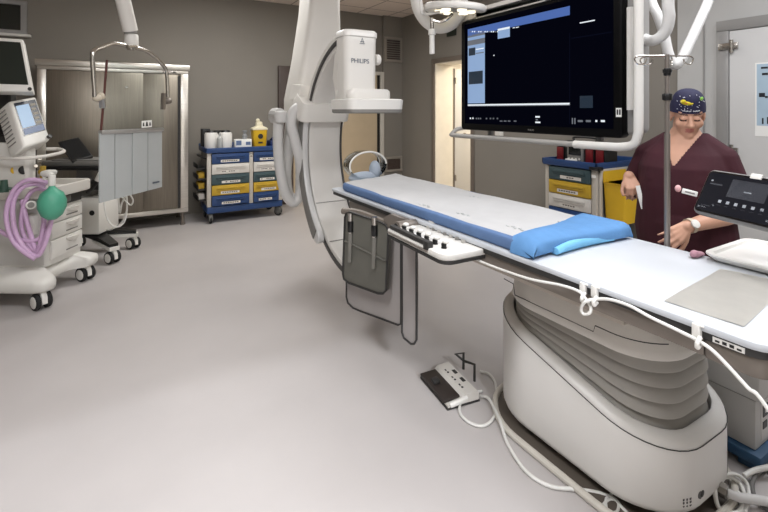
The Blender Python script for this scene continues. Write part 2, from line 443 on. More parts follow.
xn = 1.59 + .0485
mb = MB(); mb.tube([(xn - .004, 1.60, zt + .095), (xn - .004, 1.54, zt + .09), (xn + .001, 1.535, zt + .037), (xn + .001, 1.12, zt + .037), (xn + .004, 1.115, zt + .062)] + [(x, y, zt + .062) for x, y in [q for q in base_outline(.0535, 10) if q[1] < 1.10 and q[0] < 1.75][::1]], .0022, seg=5, smooth=False)
part('shroud_line', mb, dark, T)
# floor plate with its raised border
mb = MB(); mb.prism(rrect(1.56, .80, 2.21, 1.76, (.25, .25, .30, .30), 10), 0.0, .012); part('floor_plate', mb, mat('dark floor plate', (92, 84, 76), .6), T)
mb = MB(); o = rrect(1.55, .788, 2.225, 1.765, (.26, .26, .32, .32), 10); mb.tube([(x, y, .014) for x, y in o + o[:1]], .015, seg=10, smooth=False)
part('floor_plate_border', mb, cream, T)
mb = MB(); mb.loft([ring(.07, lambda y: .012), ring(.06, lambda y: .05)]); part('pedestal_plinth', mb, dark, T)
# labels on the near end of the pedestal
lab = mat('label print', (86, 84, 82), .6, var=0)
def on_end(x, z):  # near end curve of pedestal body
    return Vector((x, .815 if x > 1.83 else .815 + .24 - math.sqrt(max(0, .24 ** 2 - (1.83 - x) ** 2)), z))
mb = MB()
for i, x in enumerate((1.735, 1.748, 1.761)):
    for j in range(3):
        p = on_end(x, .082 + .011 * j); mb.box((p.x, p.y - .002, p.z), (p.x + .009, p.y + .02, p.z + (.007 if j else .004)))
part('type_label', mb, lab, T)
mb = MB(); p = on_end(1.815, .105); mb.cyl((p.x, p.y - .0015, p.z), (p.x, p.y + .01, p.z), .013, seg=16); mb.cyl((p.x + .014, p.y - .0015, p.z), (p.x + .014, p.y + .01, p.z), .012, seg=16); part('maker_badge', mb, lab, T)
# top
mb = MB(); mb.prism(rrect(TX0, .44, TX1, 3.03, (.06, .08, .10, .03), 6), .908, TZ, bev=.007); part('table_top', mb, toppad, T)
mb = MB(); mb.prism(rrect(TX0 + .006, .45, TX1 - .006, 3.02, (.06, .08, .10, .03), 6), .888, .908); part('top_edge', mb, dark, T)
mb = MB(); mb.box((TX0 + .015, .60, .838), (TX0 + .045, 2.75, .889), .004); mb.box((TX1 - .045, .60, .838), (TX1 - .015, 2.6, .887), .004); part('side_rail', mb, taupe, T)
mb = MB(); mb.box((1.42, .86, .792), (1.92, 2.75, .889), .01); part('top_carriage', mb, mat('carriage beige', (172, 162, 150), .5), T)
mb = MB(); mb.prism(rrect(TX0 + .012, .455, TX1 - .012, .60, (.05, .05, .01, .01), 5), .835, .889, bev=.006); part('end_cap', mb, taupe, T)
mb = MB(); mb.cyl((1.60, .615, .79), (1.60, .615, .84), .012, seg=12); mb.cyl((1.60, .615, .755), (1.60, .615, .795), .034, .030, seg=22, bev=.008)
mb.box((1.53, .46, .80), (1.80, .86, .836), .006); part('brake_knob', mb, greyp, T)
mb = MB(); mb.box((TX0 + .004, .505, .891), (TX0 + .010, .575, .905))
mb.mi(1)
for i in range(4): mb.box((TX0 + .0032, .511 + i * .016, .894), (TX0 + .0042, .521 + i * .016, .902 if i % 3 else .899))
part('rating_label', mb, [white, black], T)

# ------------------------------------------------------------------ mattress with its paper sheet
MZ = .987
sheetm = mat('white paper sheet', (188, 188, 188), .85, var=.03, scale=9, bump=.35, bscale=14)
matb = mat('blue mattress fabric', (88, 116, 158), .75, var=.06, scale=20)
mt = thing('mattress', 'long thin blue mattress under a white paper sheet on the table', 'mattress', (1.63, 2.1, TZ))
mb = MB(); mb.prism([(1.357, 1.19), (1.93, 1.19), (1.93, 3.02), (1.92, 3.05), (1.89, 3.065), (1.40, 2.90), (1.367, 2.88), (1.357, 2.84)], TZ + .001, MZ, bev=.018, seg=3); part('mattress_body', mb, matb, mt)
mb = MB(); nx, ny = 22, 60; vs = {}
for i in range(nx + 1):
    for j in range(ny + 1):
        u, v = i / nx, j / ny; x = 1.363 + .561 * u; y = 1.26 + (1.615 + .19 * u) * v
        e = min(u, 1 - u, (1 - v) * 3)
        z = MZ + .0065 + .0022 * math.sin(9 * y + 5 * u) + .0012 * math.sin(31 * u + 3 * y) + .0012 * math.sin(17 * y) - (.016 * (1 - e / .04) ** 2 if e < .04 else 0)
        vs[i, j] = mb.bm.verts.new((x, y, z))
for i in range(nx):
    for j in range(ny): mb.bm.faces.new((vs[i, j], vs[i + 1, j], vs[i + 1, j + 1], vs[i, j + 1]))
mb.mi(1)
for (px, py) in ((386, 193), (420, 204), (458, 213), (508, 226), (560, 222), (470, 196)):
    p = at(px, py, z=MZ + .010)
    for k in range(5): mb.box((p.x + .012 * (k % 2), p.y - .02 * k, p.z - .003), (p.x + .008 + .012 * (k % 2), p.y - .02 * k + .013, p.z))
part('paper_sheet', mb, [sheetm, mat('faint grey print', (186, 188, 188), .85, var=0)], mt, ang=80)

# blue drape folded over the foot end of the mattress
dr1 = mat('blue drape cloth', (92, 142, 194), .8, var=.06, scale=14, bump=.25, bscale=25)
dr2 = mat('light blue drape lining', (122, 190, 232), .8, var=.05, scale=10)
dr = thing('surgical_drape', 'bright blue folded cloth wrapped over the foot end of the mattress', 'drape', (1.66, 1.28, TZ))
xs = [1.345, 1.37, 1.45, 1.55, 1.66, 1.78, 1.88, 1.935, 1.955]
def drape_y0(u): return 1.285 + .11 * u + .006 * math.sin(9 * u)
rows = []
for x in xs:
    u = (x - 1.345) / .61; e = x < 1.36 or x > 1.945
    y0 = drape_y0(u); ye = 1.165 + .012 * math.sin(5 * u) - .01 * u
    top = MZ + .010 + .003 * math.sin(7 * u)
    if e: top = TZ + .022
    rows.append([(x, y0, top - .004), (x, y0 - .02, top + .004), (x, (y0 + ye) / 2, top + .006 + .004 * math.sin(6 * u)), (x, ye + .03, top + .004), (x, ye + .008, top - .006), (x, ye, top - .016),
                 (x, ye + .004, TZ + .014), (x, ye + .03, TZ + .004), (x, y0, TZ + .002)])
mb = MB(); mb.loft([[Vector(p) for p in r] for r in rows]); part('drape_fold', mb, dr1, dr, ang=60)
mb = MB()
rr = []
for i in range(9):
    u = i / 8; x = 1.47 + .36 * u; h = .040 * math.sin(PI * min(1, .12 + u * .82)) ** .5
    y = 1.166 + .010 * math.sin(3 * u)
    rr.append([(x, y - .004, TZ + .006), (x, y - .016, TZ + .006 + h * .3), (x, y - .014, TZ + .006 + h * .8), (x, y - .002, TZ + .008 + h), (x, y + .02, TZ + .006 + h * .9), (x, y + .02, TZ + .006)])
mb.loft(rr); part('drape_lining', mb, dr2, dr, ang=60, label='paler blue inner fold')
mb = MB()
mb.loft([[(1.935, 1.20, TZ + .004), (1.955, 1.36, TZ + .004), (1.955, 1.36, TZ + .04), (1.935, 1.2, TZ + .035)],
         [(1.985, 1.16, TZ + .004), (1.99, 1.30, TZ + .003), (1.99, 1.29, TZ + .012), (1.985, 1.165, TZ + .018)]])
part('drape_corner', mb, dr1, dr)

# thin flat sheet, pale beige against the white top, across the table foot
mb = MB(); p4 = [at(664, 301, z=TZ + .002), at(720, 269, z=TZ + .002), at(790, 283, z=TZ + .002), at(744, 327, z=TZ + .002)]
n = 10; g = {}
for i in range(n + 1):
    for j in range(n + 1):
        u, v = i / n, j / n; p = p4[0].lerp(p4[1], u).lerp(p4[3].lerp(p4[2], u), v)
        g[i, j] = mb.bm.verts.new((p.x, p.y, TZ + .003 + .0012 * math.sin(6 * u + 9 * v)))
for i in range(n):
    for j in range(n): mb.bm.faces.new((g[i, j], g[i + 1, j], g[i + 1, j + 1], g[i, j + 1]))
bmesh.ops.solidify(mb.bm, geom=mb.bm.faces[:], thickness=.001)
solo('foot_sheet', mb, mat('matt pale beige', (214, 211, 204), .9, var=.04, scale=12), 'thin pale beige sheet lying flat on the foot of the table', 'sheet', ang=80)

# clear head rest on the head end
hr = thing('head_rest', 'clear plastic head rest with a grey pad at the head of the table', 'head rest', (1.62, 3.10, TZ))
mb = MB(); ctr = at(366, 165, Y=3.08)
def hring(rx, rz, y, n=28): return [(ctr.x + rx * math.cos(2 * PI * k / n), y, ctr.z + rz * math.sin(2 * PI * k / n)) for k in range(n)]
mb.loft([hring(.155, .10, 3.04), hring(.165, .11, 3.04), hring(.165, .11, 3.16), hring(.155, .10, 3.16), hring(.155, .10, 3.04)], cap=False)
part('head_ring', mb, clear_mat('clear plastic ring', (240, 243, 244), .15), hr)
mb = MB(); mb.tube([(ctr.x + .16 * math.cos(a), 3.04, ctr.z + .105 * math.sin(a)) for a in [PI * .02 + i * PI * 1.1 / 14 for i in range(15)]], .007); part('ring_edge', mb, white, hr)
mb = MB(); mb.ell((ctr.x - .01, 3.1, TZ + .045), (.13, .055, .045)); mb.ell((ctr.x + .09, 3.1, TZ + .095), (.045, .05, .075)); part('head_pad', mb, mat('grey blue foam', (168, 178, 190), .8, bump=.3), hr)
mb = MB(); mb.box((ctr.x - .12, 3.0, TZ + .0005), (ctr.x + .12, 3.15, TZ + .012), .004); mb.box((ctr.x - .02, 3.0, TZ + .001), (ctr.x + .02, 3.15, TZ + .02)); part('head_plate', mb, offwhite, hr)

# ------------------------------------------------------------------ control module on the near rail
cm = thing('control_module', 'white control panel with rows of knobs hooked on the near table rail', 'control panel', (1.26, 1.64, .85))
pa = [at(400, 233, z=.905), at(414, 218.5, z=.905), at(482, 245.5, z=.905), at(462, 257, z=.905)]
u = (pa[2] - pa[1]).normalized(); v = (pa[1] - pa[0]); v = (v - u * v.dot(u)).normalized()
Mc = frame3((pa[0] + pa[1]) / 2, u, v); L = (((pa[2] + pa[3]) - (pa[0] + pa[1])) / 2).length; W = ((pa[1] - pa[0]).length + (pa[2] - pa[3]).length) / 2
mb = MB(); mb.prism(rrect(0, -W / 2, L, W / 2, (.02, .05, .04, .02), 6), -.028, .0, M=Mc, bev=.006); part('panel_body', mb, white, cm)
mb = MB(); mb.prism(rrect(0, -W / 2 - .003, L + .003, W / 2, (.02, .05, .04, .02), 6), -.040, -.028, M=Mc); part('panel_tray', mb, dark, cm)
mb = MB(); mb.prism(rrect(.02, -W / 2 + .004, L * .72, -W / 2 + .030, .01, 4), .002, .022, M=Mc, bev=.004); mb.obox((L * .72, -W / 2 + .012, .006), (.04, .03, .04), Mc, .005); part('hand_guard', mb, dark, cm)
mb = MB(); mb.prism(rrect(.02, -W / 2 - .006, L * .76, -W / 2 + .001, .003, 3), -.018, -.008, M=Mc); part('guard_bar', mb, steel, cm)
for i in range(6):
    q = Mc @ Vector((.07 + i * (L - .14) / 5.3, -W / 2 + .062, 0)); nz = Mc.to_3x3() @ Vector((0, 0, 1))
    mb = MB(); mb.cyl(q, q + nz * .010, .013, .010, seg=12); mb.cyl(q + nz * .010, q + nz * .022, .0125, .011, seg=14, bev=.003)
    kn = part('knob', mb, black, cm)
    mb = MB(); mb.ell(q + nz * .026 + v * .010, (.0165, .0155, .010), seg=12); part('knob_cap', mb, white, kn)
for i in range(7):
    for j in range(2):
        q = Mc @ Vector((.10 + i * (L - .16) / 7.2, W / 2 - .030 - j * .030, 0))
        mb = MB(); mb.cyl(q, q + nz * .013, .0105, seg=12, bev=.002); part('button', mb, mat('pale grey button', (170, 168, 164), .5) if (i + j) % 2 else greyp, cm)
mb = MB(); q = Mc @ Vector((.10, W / 2 - .02, .0)); mb.prism(rrect(-.025, -.02, .03, .03, .012, 4), 0, .055, M=Matrix.Translation(q), bev=.006); part('side_handle', mb, white, cm)
mb = MB(); q0 = Mc @ Vector((-.012, -.005, -.01)); mb.cyl(q0 - v * .05, q0 + v * .09, .034, seg=18, bev=.004); mb.cyl(q0 - v * .055, q0 - v * .05, .022, seg=18); part('clamp_barrel', mb, taupe, cm)
mb = MB(); mb.mi(0).cyl(q0 - v * .056, q0 - v * .0555, .024, seg=18); part('clamp_hole', mb, black, cm)
mb = MB(); q = Mc @ Vector((.02, W / 2 - .02, -.02)); mb.box((q.x - .01, q.y - .03, .84), (TX0 + .014, q.y + .03, .88), .003); part('rail_clamp', mb, taupe, cm)

# ------------------------------------------------------------------ lead curtain under the near rail
rubg = mat('grey green lead rubber', (98, 97, 90), .65, var=.06, scale=8)
flapm = mat('pale grey lead flap', (158, 153, 151), .6, var=.03)
ls = thing('lead_shield_curtain', 'grey lead rubber shield hanging below the head half of the table', 'radiation shield', (1.32, 2.35, .2))
def slab_px(mb, pts, dep, th, shrink=0):
    """panel through pixel corners with depths, th thick"""
    P = [at(x, y, d=dd) for (x, y), dd in zip(pts, dep)]
    n = (P[1] - P[0]).cross(P[2] - P[0]).normalized()
    if n.dot(P[0] - Vector((0, 0, HC))) < 0: n = -n
    mb.loft([P, [p + n * th for p in P]])
    return P, n
def dline(x, xa, da, xb, db): # depth along a straight wall between two pixel columns
    t = ((x - 384) / FPX - (xa - 384) / FPX); ka, kb = (xa - 384) / FPX, (xb - 384) / FPX; k = (x - 384) / FPX
    # point on line between (ka*da,da) and (kb*db,db)
    ux, uy = kb * db - ka * da, db - da
    s = (k * da - ka * da) / (ux - k * uy)
    return da + s * uy
fA, fB = (347, 2.80), (400, 2.47)
fl = [(346.5, 240), (346.5, 297), (348, 303), (353, 308), (360, 311), (398, 325), (401, 324), (401, 240)]
mb = MB(); slab_px(mb, fl, [dline(x, *fA, *fB) for x, y in fl], .012); part('wide_flap', mb, flapm, ls, ang=30)
mb = MB(); P = [at(x, y, d=dline(x, *fA, *fB) - .004) for x, y in fl]; mb.tube(P, .006, seg=6, smooth=False); part('flap_edging', mb, dark, ls)
nf = [(402, 238), (402, 332), (404, 338), (411, 344), (414, 344), (416.5, 340), (416.5, 243)]
dn = [dline(x, 402, 2.44, 417, 2.34) for x, y in nf]
mb = MB(); slab_px(mb, nf, dn, .012); part('narrow_flap', mb, flapm, ls, ang=30)
mb = MB(); P = [at(x, y, d=dd - .004) for (x, y), dd in zip(nf, dn)]; mb.tube(P, .006, seg=6, smooth=False); part('flap_edging', mb, dark, ls)
pa_ = (345, 2.72); pb_ = (388, 2.47)
pn = [(345, 217), (343, 274), (344, 279), (349, 283), (378, 293.5), (383, 293.5), (386, 290), (388.5, 232), (386, 225), (380, 222), (350, 212), (346.5, 213)]
mb = MB(); slab_px(mb, pn, [dline(x, *pa_, *pb_) for x, y in pn], .022); part('lead_panel', mb, rubg, ls, ang=30)
mb = MB(); P = [at(x, y, d=dline(x, *pa_, *pb_) - .003) for x, y in pn]; mb.tube(P + P[:1], .007, seg=6, smooth=False); part('panel_piping', mb, dark, ls)
mb = MB(); P = [at(x, y, d=dline(x, *pa_, *pb_) - .006) for x, y in ((345, 241), (385.5, 261))]; mb.tube([P[0], P[1]], .006, seg=6, smooth=False); part('panel_crease', mb, mat('worn lead rubber', (104, 103, 96), .7), ls)
for x0, x1 in ((350.5, 349.5), (374.5, 373.5)):
    dd = dline(x0, *pa_, *pb_) - .012; o = 4 if x0 > 360 else 0
    a, b, c = at(x0, 213 + o, d=dd), at(x0, 232 + o, d=dd), at(x1, 262 + o * 1.6, d=dd)
    mb = MB(); mb.tube([b, c], .012, seg=6, smooth=False); st = part('strap', mb, mat('pale strap', (120, 118, 112), .8), ls)
    mb = MB(); mb.cyl(a, a.lerp(b, .5), .017, seg=12); mb.mi(1).cyl(a.lerp(b, .4), b, .019, seg=12, bev=.003); mb.mi(0).ell(b, (.014,) * 3, seg=10); part('buckle', mb, [steel, black], st)
mb = MB(); P = [at(343, 211, d=2.74), at(360, 213, d=2.66), at(388, 224, d=2.50), at(408, 232, d=2.38), at(420, 240, d=2.30)]
mb.tube(P, .02, seg=8); mb.box((TX0 - .02, 2.0, .835), (TX0 + .02, 2.12, .885), .004); part('hanger_rail', mb, taupe, ls)
mb = MB()
P = [(383, 218), (390, 214), (412, 222), (419, 231), (419, 244), (410, 241), (401, 235), (386, 227)]
slab_px(mb, P, [dline(x, 383, 2.50, 419, 2.32) for x, y in P], .03); part('hanger_bracket', mb, taupe, ls)

# ------------------------------------------------------------------ IV pole on the far rail
pl = thing('iv_pole', 'slim steel drip pole with four hooks beside the person', 'pole', (2.0, 1.024, .8))
px, py = 2.0, 1.024
polem = mat('satin pole steel', (150, 143, 138), .38, .85)
mb = MB(); mb.cyl((px, py, .80), (px, py, 1.40), .0115, seg=16); part('pole_tube', mb, polem, pl)
mb = MB(); mb.cyl((px, py, 1.38), (px, py, 1.735), .009, seg=14); part('pole_extension', mb, polem, pl)
mb = MB(); mb.cyl((px, py, 1.645), (px, py, 1.678), .014, seg=14, bev=.004); mb.cyl((px, py, 1.658), (px, py, 1.672), .018, seg=8); part('upper_collar', mb, black, pl)
mb = MB(); mb.cyl((px, py, 1.540), (px, py, 1.570), .019, seg=14, bev=.005); part('lower_collar', mb, black, pl)
rt = Vector((CS, -SN, 0)); fw = Vector((SN, CS, 0)); top = Vector((px, py, 1.73))
for dirv, kk in ((-rt + fw * .15, 1), (rt + fw * .2, 1), (-rt * .62 + fw * .45, .75), (rt * .55 + fw * .6, .8)):
    dv = dirv.normalized() * .115 * kk + (-fw * .0); n = dv.normalized(); upv = Vector((0, 0, 1))
    pts = [top, top + n * .06 * kk, top + dv, top + dv + n * .014 - upv * .014, top + dv - upv * .034, top + dv - n * .026 - upv * .030, top + dv - n * .034 - upv * .012]
    mb = MB(); mb.tube(pts, .0032, seg=6, res=5); part('hook', mb, steel, pl)
mb = MB(); mb.box((TX1 - .018, py - .035, .83), (px + .022, py + .035, .885), .005); part('rail_clamp', mb, dark, pl)

# ------------------------------------------------------------------ touch screen on the far rail
tb = thing('touch_screen', 'tilted black touch screen in a grey shell at right edge', 'touch screen', (1.95, .72, .85))
tl, bl = at(706, 168, d=1.75), at(691, 211, d=1.715)
uu = Vector((-.286, -.958, -.01)).normalized()
vv = tl - bl; vv = (vv - uu * vv.dot(uu)); HH = vv.length; vv.normalize()
Mt = frame3(bl, uu, vv); LL = .315
mb = MB(); mb.prism(rrect(0, 0, LL, HH, .022, 6), -.035, 0, M=Mt, bev=.010, seg=3); part('screen_shell', mb, mat('mid grey plastic', (116, 114, 112), .45), tb)
mb = MB(); mb.prism(rrect(.008, .008, LL - .008, HH - .008, .016, 6), 0, .002, M=Mt); part('screen_glass', mb, mat('black glass', (8, 9, 12), .12, var=0), tb)
dimb = mat('dim blue screen', (16, 17, 30), .4, var=0, spec=.2, emit=((22, 25, 44), .3)); lgt = mat('pale screen glyph', (220, 222, 228), .4, var=0, emit=((205, 210, 220), .8)); mg = mat('grey screen tile', (110, 112, 120), .4, var=0, emit=((92, 94, 102), .7))
mb = MB()
def tr(x0, y0, x1, y1, mi): mb.mi(mi).box((x0 * LL, y0 * HH, .002), (x1 * LL, y1 * HH, .0026), M=Mt)
tr(.04, .08, .96, .92, 0); tr(.33, .46, .74, .84, 2); tr(.50, .60, .58, .625, 1)
for i in range(7):
    tr(.27 + i * .092, .305, .305 + i * .092, .365, 1); tr(.265 + i * .092, .245, .31 + i * .092, .26, 2)
tr(.09, .66, .24, .69, 2); tr(.09, .73, .115, .76, 1); tr(.09, .18, .20, .20, 2); tr(.06, .13, .085, .16, 1); tr(.10, .14, .16, .16, 1); tr(.22, .21, .245, .245, 1); tr(.82, .14, .85, .18, 1); tr(.90, .14, .93, .18, 1); tr(.82, .70, .92, .73, 2)
part('screen_display', mb, [dimb, lgt, mg], tb)
mb = MB(); mb.box((.50 * LL, HH - .016, 0), (.62 * LL, HH + .004, .006), .002, M=Mt); part('screen_badge', mb, white, tb)
mb = MB(); c = Mt @ Vector((LL * .5, HH * .45, -.03)); mb.tube([c, c + Vector((.07, -.02, -.03)), Vector((2.06, .48, 1.10)), Vector((2.03, .44, 1.0)), Vector((2.015, .44, .86))], .018, seg=10); mb.box((1.94, .41, .838), (2.04, .47, .886), .005); part('screen_arm', mb, greyp, tb)

# ------------------------------------------------------------------ white tray beyond the far rail
ty = thing('instrument_tray', 'shallow white plastic tray beside the table below the touch screen', 'tray', (2.2, .6, .93))
mb = MB(); o = rrect(1.905, .50, 2.30, .855, .05, 6); o2 = rrect(1.925, .52, 2.28, .835, .04, 6); o3 = rrect(1.93, .525, 2.275, .83, .035, 6)
mb.loft([[(x, y, .9365) for x, y in rrect(1.925, .52, 2.28, .835, .04, 6)], [(x, y, .954) for x, y in o], [(x, y, .960) for x, y in o], [(x, y, .960) for x, y in o2], [(x, y, .950) for x, y in o3]])
part('tray_dish', mb, white, ty)
mb = MB(); mb.box((1.985, .64, .86), (2.25, .70, .936), .004); part('tray_bracket', mb, greyp, ty)
mb = MB(); mb.ell((1.92, .878, .943), (.032, .016, .012)); mb.ell((1.945, .88, .940), (.028, .018, .009)); mb.ell((1.905, .876, .948), (.018, .014, .014)); solo('pink_wipe', mb, mat('dusty pink cloth', (178, 134, 146), .85), 'crumpled pink cloth at the corner of the white tray', 'cloth')

# ------------------------------------------------------------------ cable clips and cable along the near rail
for (x, y, lb) in ((584, 291, 'white cable clip on the near rail, farther of the close pair'), (595.5, 294.5, 'white cable clip on the near rail, nearer of the close pair'), (697.5, 334, 'white cable clip on the near rail close to the foot end')):
    p = at(x, y, X=TX0 + .004); t = thing('cable_clip', lb, 'clip', p, 0, 'cable clips on the near table rail')
    mb = MB(); mb.box((p.x - .012, p.y - .010, p.z - .008), (p.x + .012, p.y + .010, p.z + .046 - .016), .003); mb.box((p.x - .010, p.y - .018, p.z + .024), (p.x + .012, p.y + .006, p.z + .030), .002); part('clip_body', mb, white, t)
    mb = MB(); mb.tube([(p.x - .012, p.y - .012, p.z - .0), (p.x - .028, p.y - .012, p.z - .012), (p.x - .022, p.y - .010, p.z - .026), (p.x - .006, p.y - .01, p.z - .02)], .006, seg=8); part('clip_hook', mb, white, t)
def cab(name, pts, r, m, label, cat='cable', seg=8, group=None):
    mb = MB(); mb.tube(pts, r, seg=seg); return solo(name, mb, m, label, cat, group, ang=60)
xc = TX0 - .012
P = [at(x, y, X=xc) for x, y in ((466, 253), (480, 261), (500, 269), (530, 279), (560, 285), (578, 291), (586, 298), (592, 306), (592, 312), (587, 313), (585, 308), (590, 300), (598, 299), (612, 300), (630, 306), (650, 317), (675, 329), (697, 340), (712, 350), (728, 366), (748, 388), (768, 409))]
for i, q in enumerate(P):
    if 6 <= i <= 11: q.x -= .004 * (i - 5)
P += [Vector((1.36, .30, .55)), Vector((1.5, .25, .1)), Vector((1.7, .3, .012)), Vector((1.9, .45, .012))]
cab('control_cable', P, .005, cablew, 'white cable looped through the clips along the near rail')
# ------------------------------------------------------------------ ceiling suspended C-arm
carmw = mat('c arm enamel', (222, 219, 213), .4, var=.015, scale=3)
carmi = mat('c arm inner face', (216, 213, 208), .35, var=.02)
silver = mat('satin aluminium', (190, 190, 190), .3, .9, var=.04)
A = thing('angiography_gantry', 'white X-ray C-arm hung from the ceiling around the table head', 'C-arm', (1.6, 4.0, 0))
CX0, CX1, CY, CZ, RO, RI = 1.45, 1.78, 2.95, 1.17, .90, .82
def arcring(a, x0, x1, ri, ro, bev=.012):
    o = rrect(ri, x0, ro, x1, bev, 2)
    return [(x, CY + r * math.cos(a), CZ + r * math.sin(a)) for r, x in o]
def arc(mb, a0, a1, x0, x1, ri, ro, n=56, bev=.012):
    mb.loft([arcring(a0 + (a1 - a0) * i / n, x0, x1, ri, ro, bev) for i in range(n + 1)])
D = math.radians
greyk = mat('dark grey edge strip', (70, 68, 66), .5)
mb = MB(); arc(mb, D(-100), D(72), CX0 + .012, CX1 - .012, RI + .012, RO - .004, 70); part('gantry_arc', mb, carmi, A, ang=50)
mb = MB(); arc(mb, D(-100), D(82), CX0, CX0 + .014, RI + .045, RO, 70, .004); part('edge_track', mb, greyk, A, ang=50)
mb = MB(); arc(mb, D(-100), D(70), CX1 - .014, CX1, RI + .0, RO, 70, .004); part('edge_track', mb, greyk, A, ang=50)
mb = MB(); arc(mb, D(18), D(86), CX0 - .004, CX0 + .03, RO - .004, RO + .035, 40, .006); part('outer_rim', mb, carmw, A, ang=50)
mb = MB(); mb.loft([arcring(D(q), CX0 - .052, CX0 - .002, RI - .005 + e, RO + .03 - e, .006) for q, e in [(-58.5, .050), (-58.2, .038), (-57.3, .022), (-55.5, .008), (-53, 0)] + [(-53 + 73 * i / 30, 0) for i in range(1, 31)]]); part('side_guard', mb, mat('pale satin guard', (214, 214, 213), .35, .2), A, ang=50)
mb = MB(); arc(mb, D(-53), D(20), CX0 - .060, CX0 - .053, RI - .002, RO + .028, 30, .004); part('guard_edge', mb, greyp, A, ang=50)
for a in (-62, -35):
    mb = MB(); arc(mb, D(a), D(a + .35), CX0 + .02, CX1 - .02, RI + .008, RI + .0125, 2, .0005); part('arc_joint', mb, greyp, A)
# sleeve that carries the arc
def blk(a, x0, x1, ri, ro, b): return arcring(a, x0, x1, ri, ro, b)
mb = MB()
mb.loft([blk(D(16), CX0 - .08, CX1 + .03, RI - .02, RO + .08, .03), blk(D(17), CX0 - .10, CX1 + .04, RI - .05, RO + .12, .05), blk(D(24), CX0 - .10, CX1 + .04, RI - .05, RO + .16, .05), blk(D(28), CX0 - .08, CX1 + .02, RI - .02, RO + .13, .04)])
part('carriage_sleeve', mb, carmw, A, ang=50)
mb = MB(); mb.loft([[(1.37, 3.80, 1.60), (1.47, 3.80, 1.60), (1.47, 4.05, 1.60), (1.37, 4.05, 1.60)], [(1.40, 3.80, 1.72), (1.47, 3.80, 1.72), (1.47, 4.05, 1.74), (1.40, 4.05, 1.74)]]); part('sleeve_cap', mb, carmw, A)
# L column to the ceiling
def colr(z, x0, x1, y0, y1, r=.05): return [(x, y, z) for x, y in rrect(x0, y0, x1, y1, r, 5)]
mb = MB(); mb.loft([colr(1.30, 1.46, 1.90, 3.98, 4.36), colr(1.42, 1.42, 1.93, 3.97, 4.40, .06), colr(1.60, 1.42, 1.925, 3.98, 4.40, .06), colr(2.0, 1.50, 1.915, 4.02, 4.40, .06), colr(2.45, 1.57, 1.91, 4.04, 4.40, .06), colr(2.78, 1.60, 1.91, 4.05, 4.40, .06)])
part('suspension_column', mb, carmw, A, ang=50)
mb = MB(); mb.loft([colr(2.78, 1.595, 1.915, 4.04, 4.41, .06), colr(3.02, 1.595, 1.915, 4.04, 4.41, .06)]); part('column_collar', mb, carmw, A, ang=50)
mb = MB(); mb.box((1.25, 3.8, 3.03), (2.1, 4.7, 3.12), .02); part('ceiling_carriage', mb, carmw, A)
mb = MB(); mb.box((1.30, 3.0, 3.12), (1.36, 6.2, 3.199)); mb.box((2.0, 3.0, 3.12), (2.06, 6.2, 3.199)); part('ceiling_rail', mb, silver, A)
# detector tower
hx, hy = 1.545, 3.06
def tw(z, wx, y0, y1, r): return [(x, y, z) for x, y in rrect(hx - wx, y0, hx + wx, y1, r, 6)]
mb = MB()
mb.loft([tw(1.585, .125, 2.93, 3.10, .05), tw(1.62, .13, 2.925, 3.11, .05), tw(2.0, .135, 2.92, 3.12, .055), tw(2.055, .136, 2.915, 3.12, .055), tw(2.075, .133, 2.925, 3.11, .055), tw(2.082, .13, 2.94, 3.09, .05)])
part('detector_tower', mb, carmw, A, ang=50)
mb = MB(); mb.loft([tw(2.04, .141, 2.908, 3.13, .06), tw(2.075, .141, 2.908, 3.13, .06), tw(2.088, .131, 2.92, 3.12, .055)]); part('tower_lid', mb, white, A, ang=50)
mb = MB(); mb.loft([[(x, y, z) for x, y in rrect(hx - .10, 3.08, hx + .14, yy, .04, 4)] for z, yy in ((1.60, 3.20), (1.75, 3.26), (1.93, 3.22), (2.0, 3.12))]); part('tower_bracket', mb, carmw, A, ang=50)
mb = MB(); mb.loft([[(x, y, z) for x, y in rrect(hx - a, 2.885, hx + b, 3.18, .06, 6)] for z, a, b in ((1.575, .11, .235), (1.60, .12, .245), (1.64, .118, .24), (1.655, .10, .22))]); part('detector_neck', mb, carmw, A, ang=50)
mb = MB()
def plate(z, e): return [(x, y, z) for x, y in rrect(1.40 - e, 2.82 - e, 1.86 + e, 3.20 + e, (.07, .07, .07, .07), 5)]
mb.loft([plate(1.505, 0), plate(1.575, .005), plate(1.582, -.012)]); part('detector_plate', mb, white, A, ang=50)
mb = MB(); mb.loft([plate(1.475, -.012), plate(1.482, -.002), plate(1.505, -.001)]); part('detector_face', mb, greyp, A, ang=50)
mb = MB(); mb.cyl((hx + .145, 3.0, 1.885), (hx + .19, 3.0, 1.885), .042, bev=.012); part('tower_knob', mb, carmw, A)
inkg = mat('grey lettering', (96, 104, 116), .5, var=0)
Mx = Matrix(((1, 0, 0), (0, 0, -1), (0, 1, 0))).to_4x4()
mb = MB(); M = Mx.copy(); M.translation = Vector((hx - .018, 2.9195, 1.858)); mb.text('PHILIPS', .047, M, .0012); part('maker_name', mb, inkg, A); mb = MB()
M = Mx.copy(); M.translation = Vector((hx - .002, 2.9165, 2.0))
mb.tube([M @ Vector((-.022, -.012, 0)), M @ Vector((.022, -.012, 0))], .0022, seg=4, smooth=False); mb.tube([M @ Vector((-.012, -.004, 0)), M @ Vector((0, .028, 0)), M @ Vector((.012, -.004, 0))], .0025, seg=4, smooth=False); mb.tube([M @ Vector((-.016, .002, 0)), M @ Vector((.016, .002, 0))], .002, seg=4, smooth=False)
part('maker_emblem', mb, inkg, A)
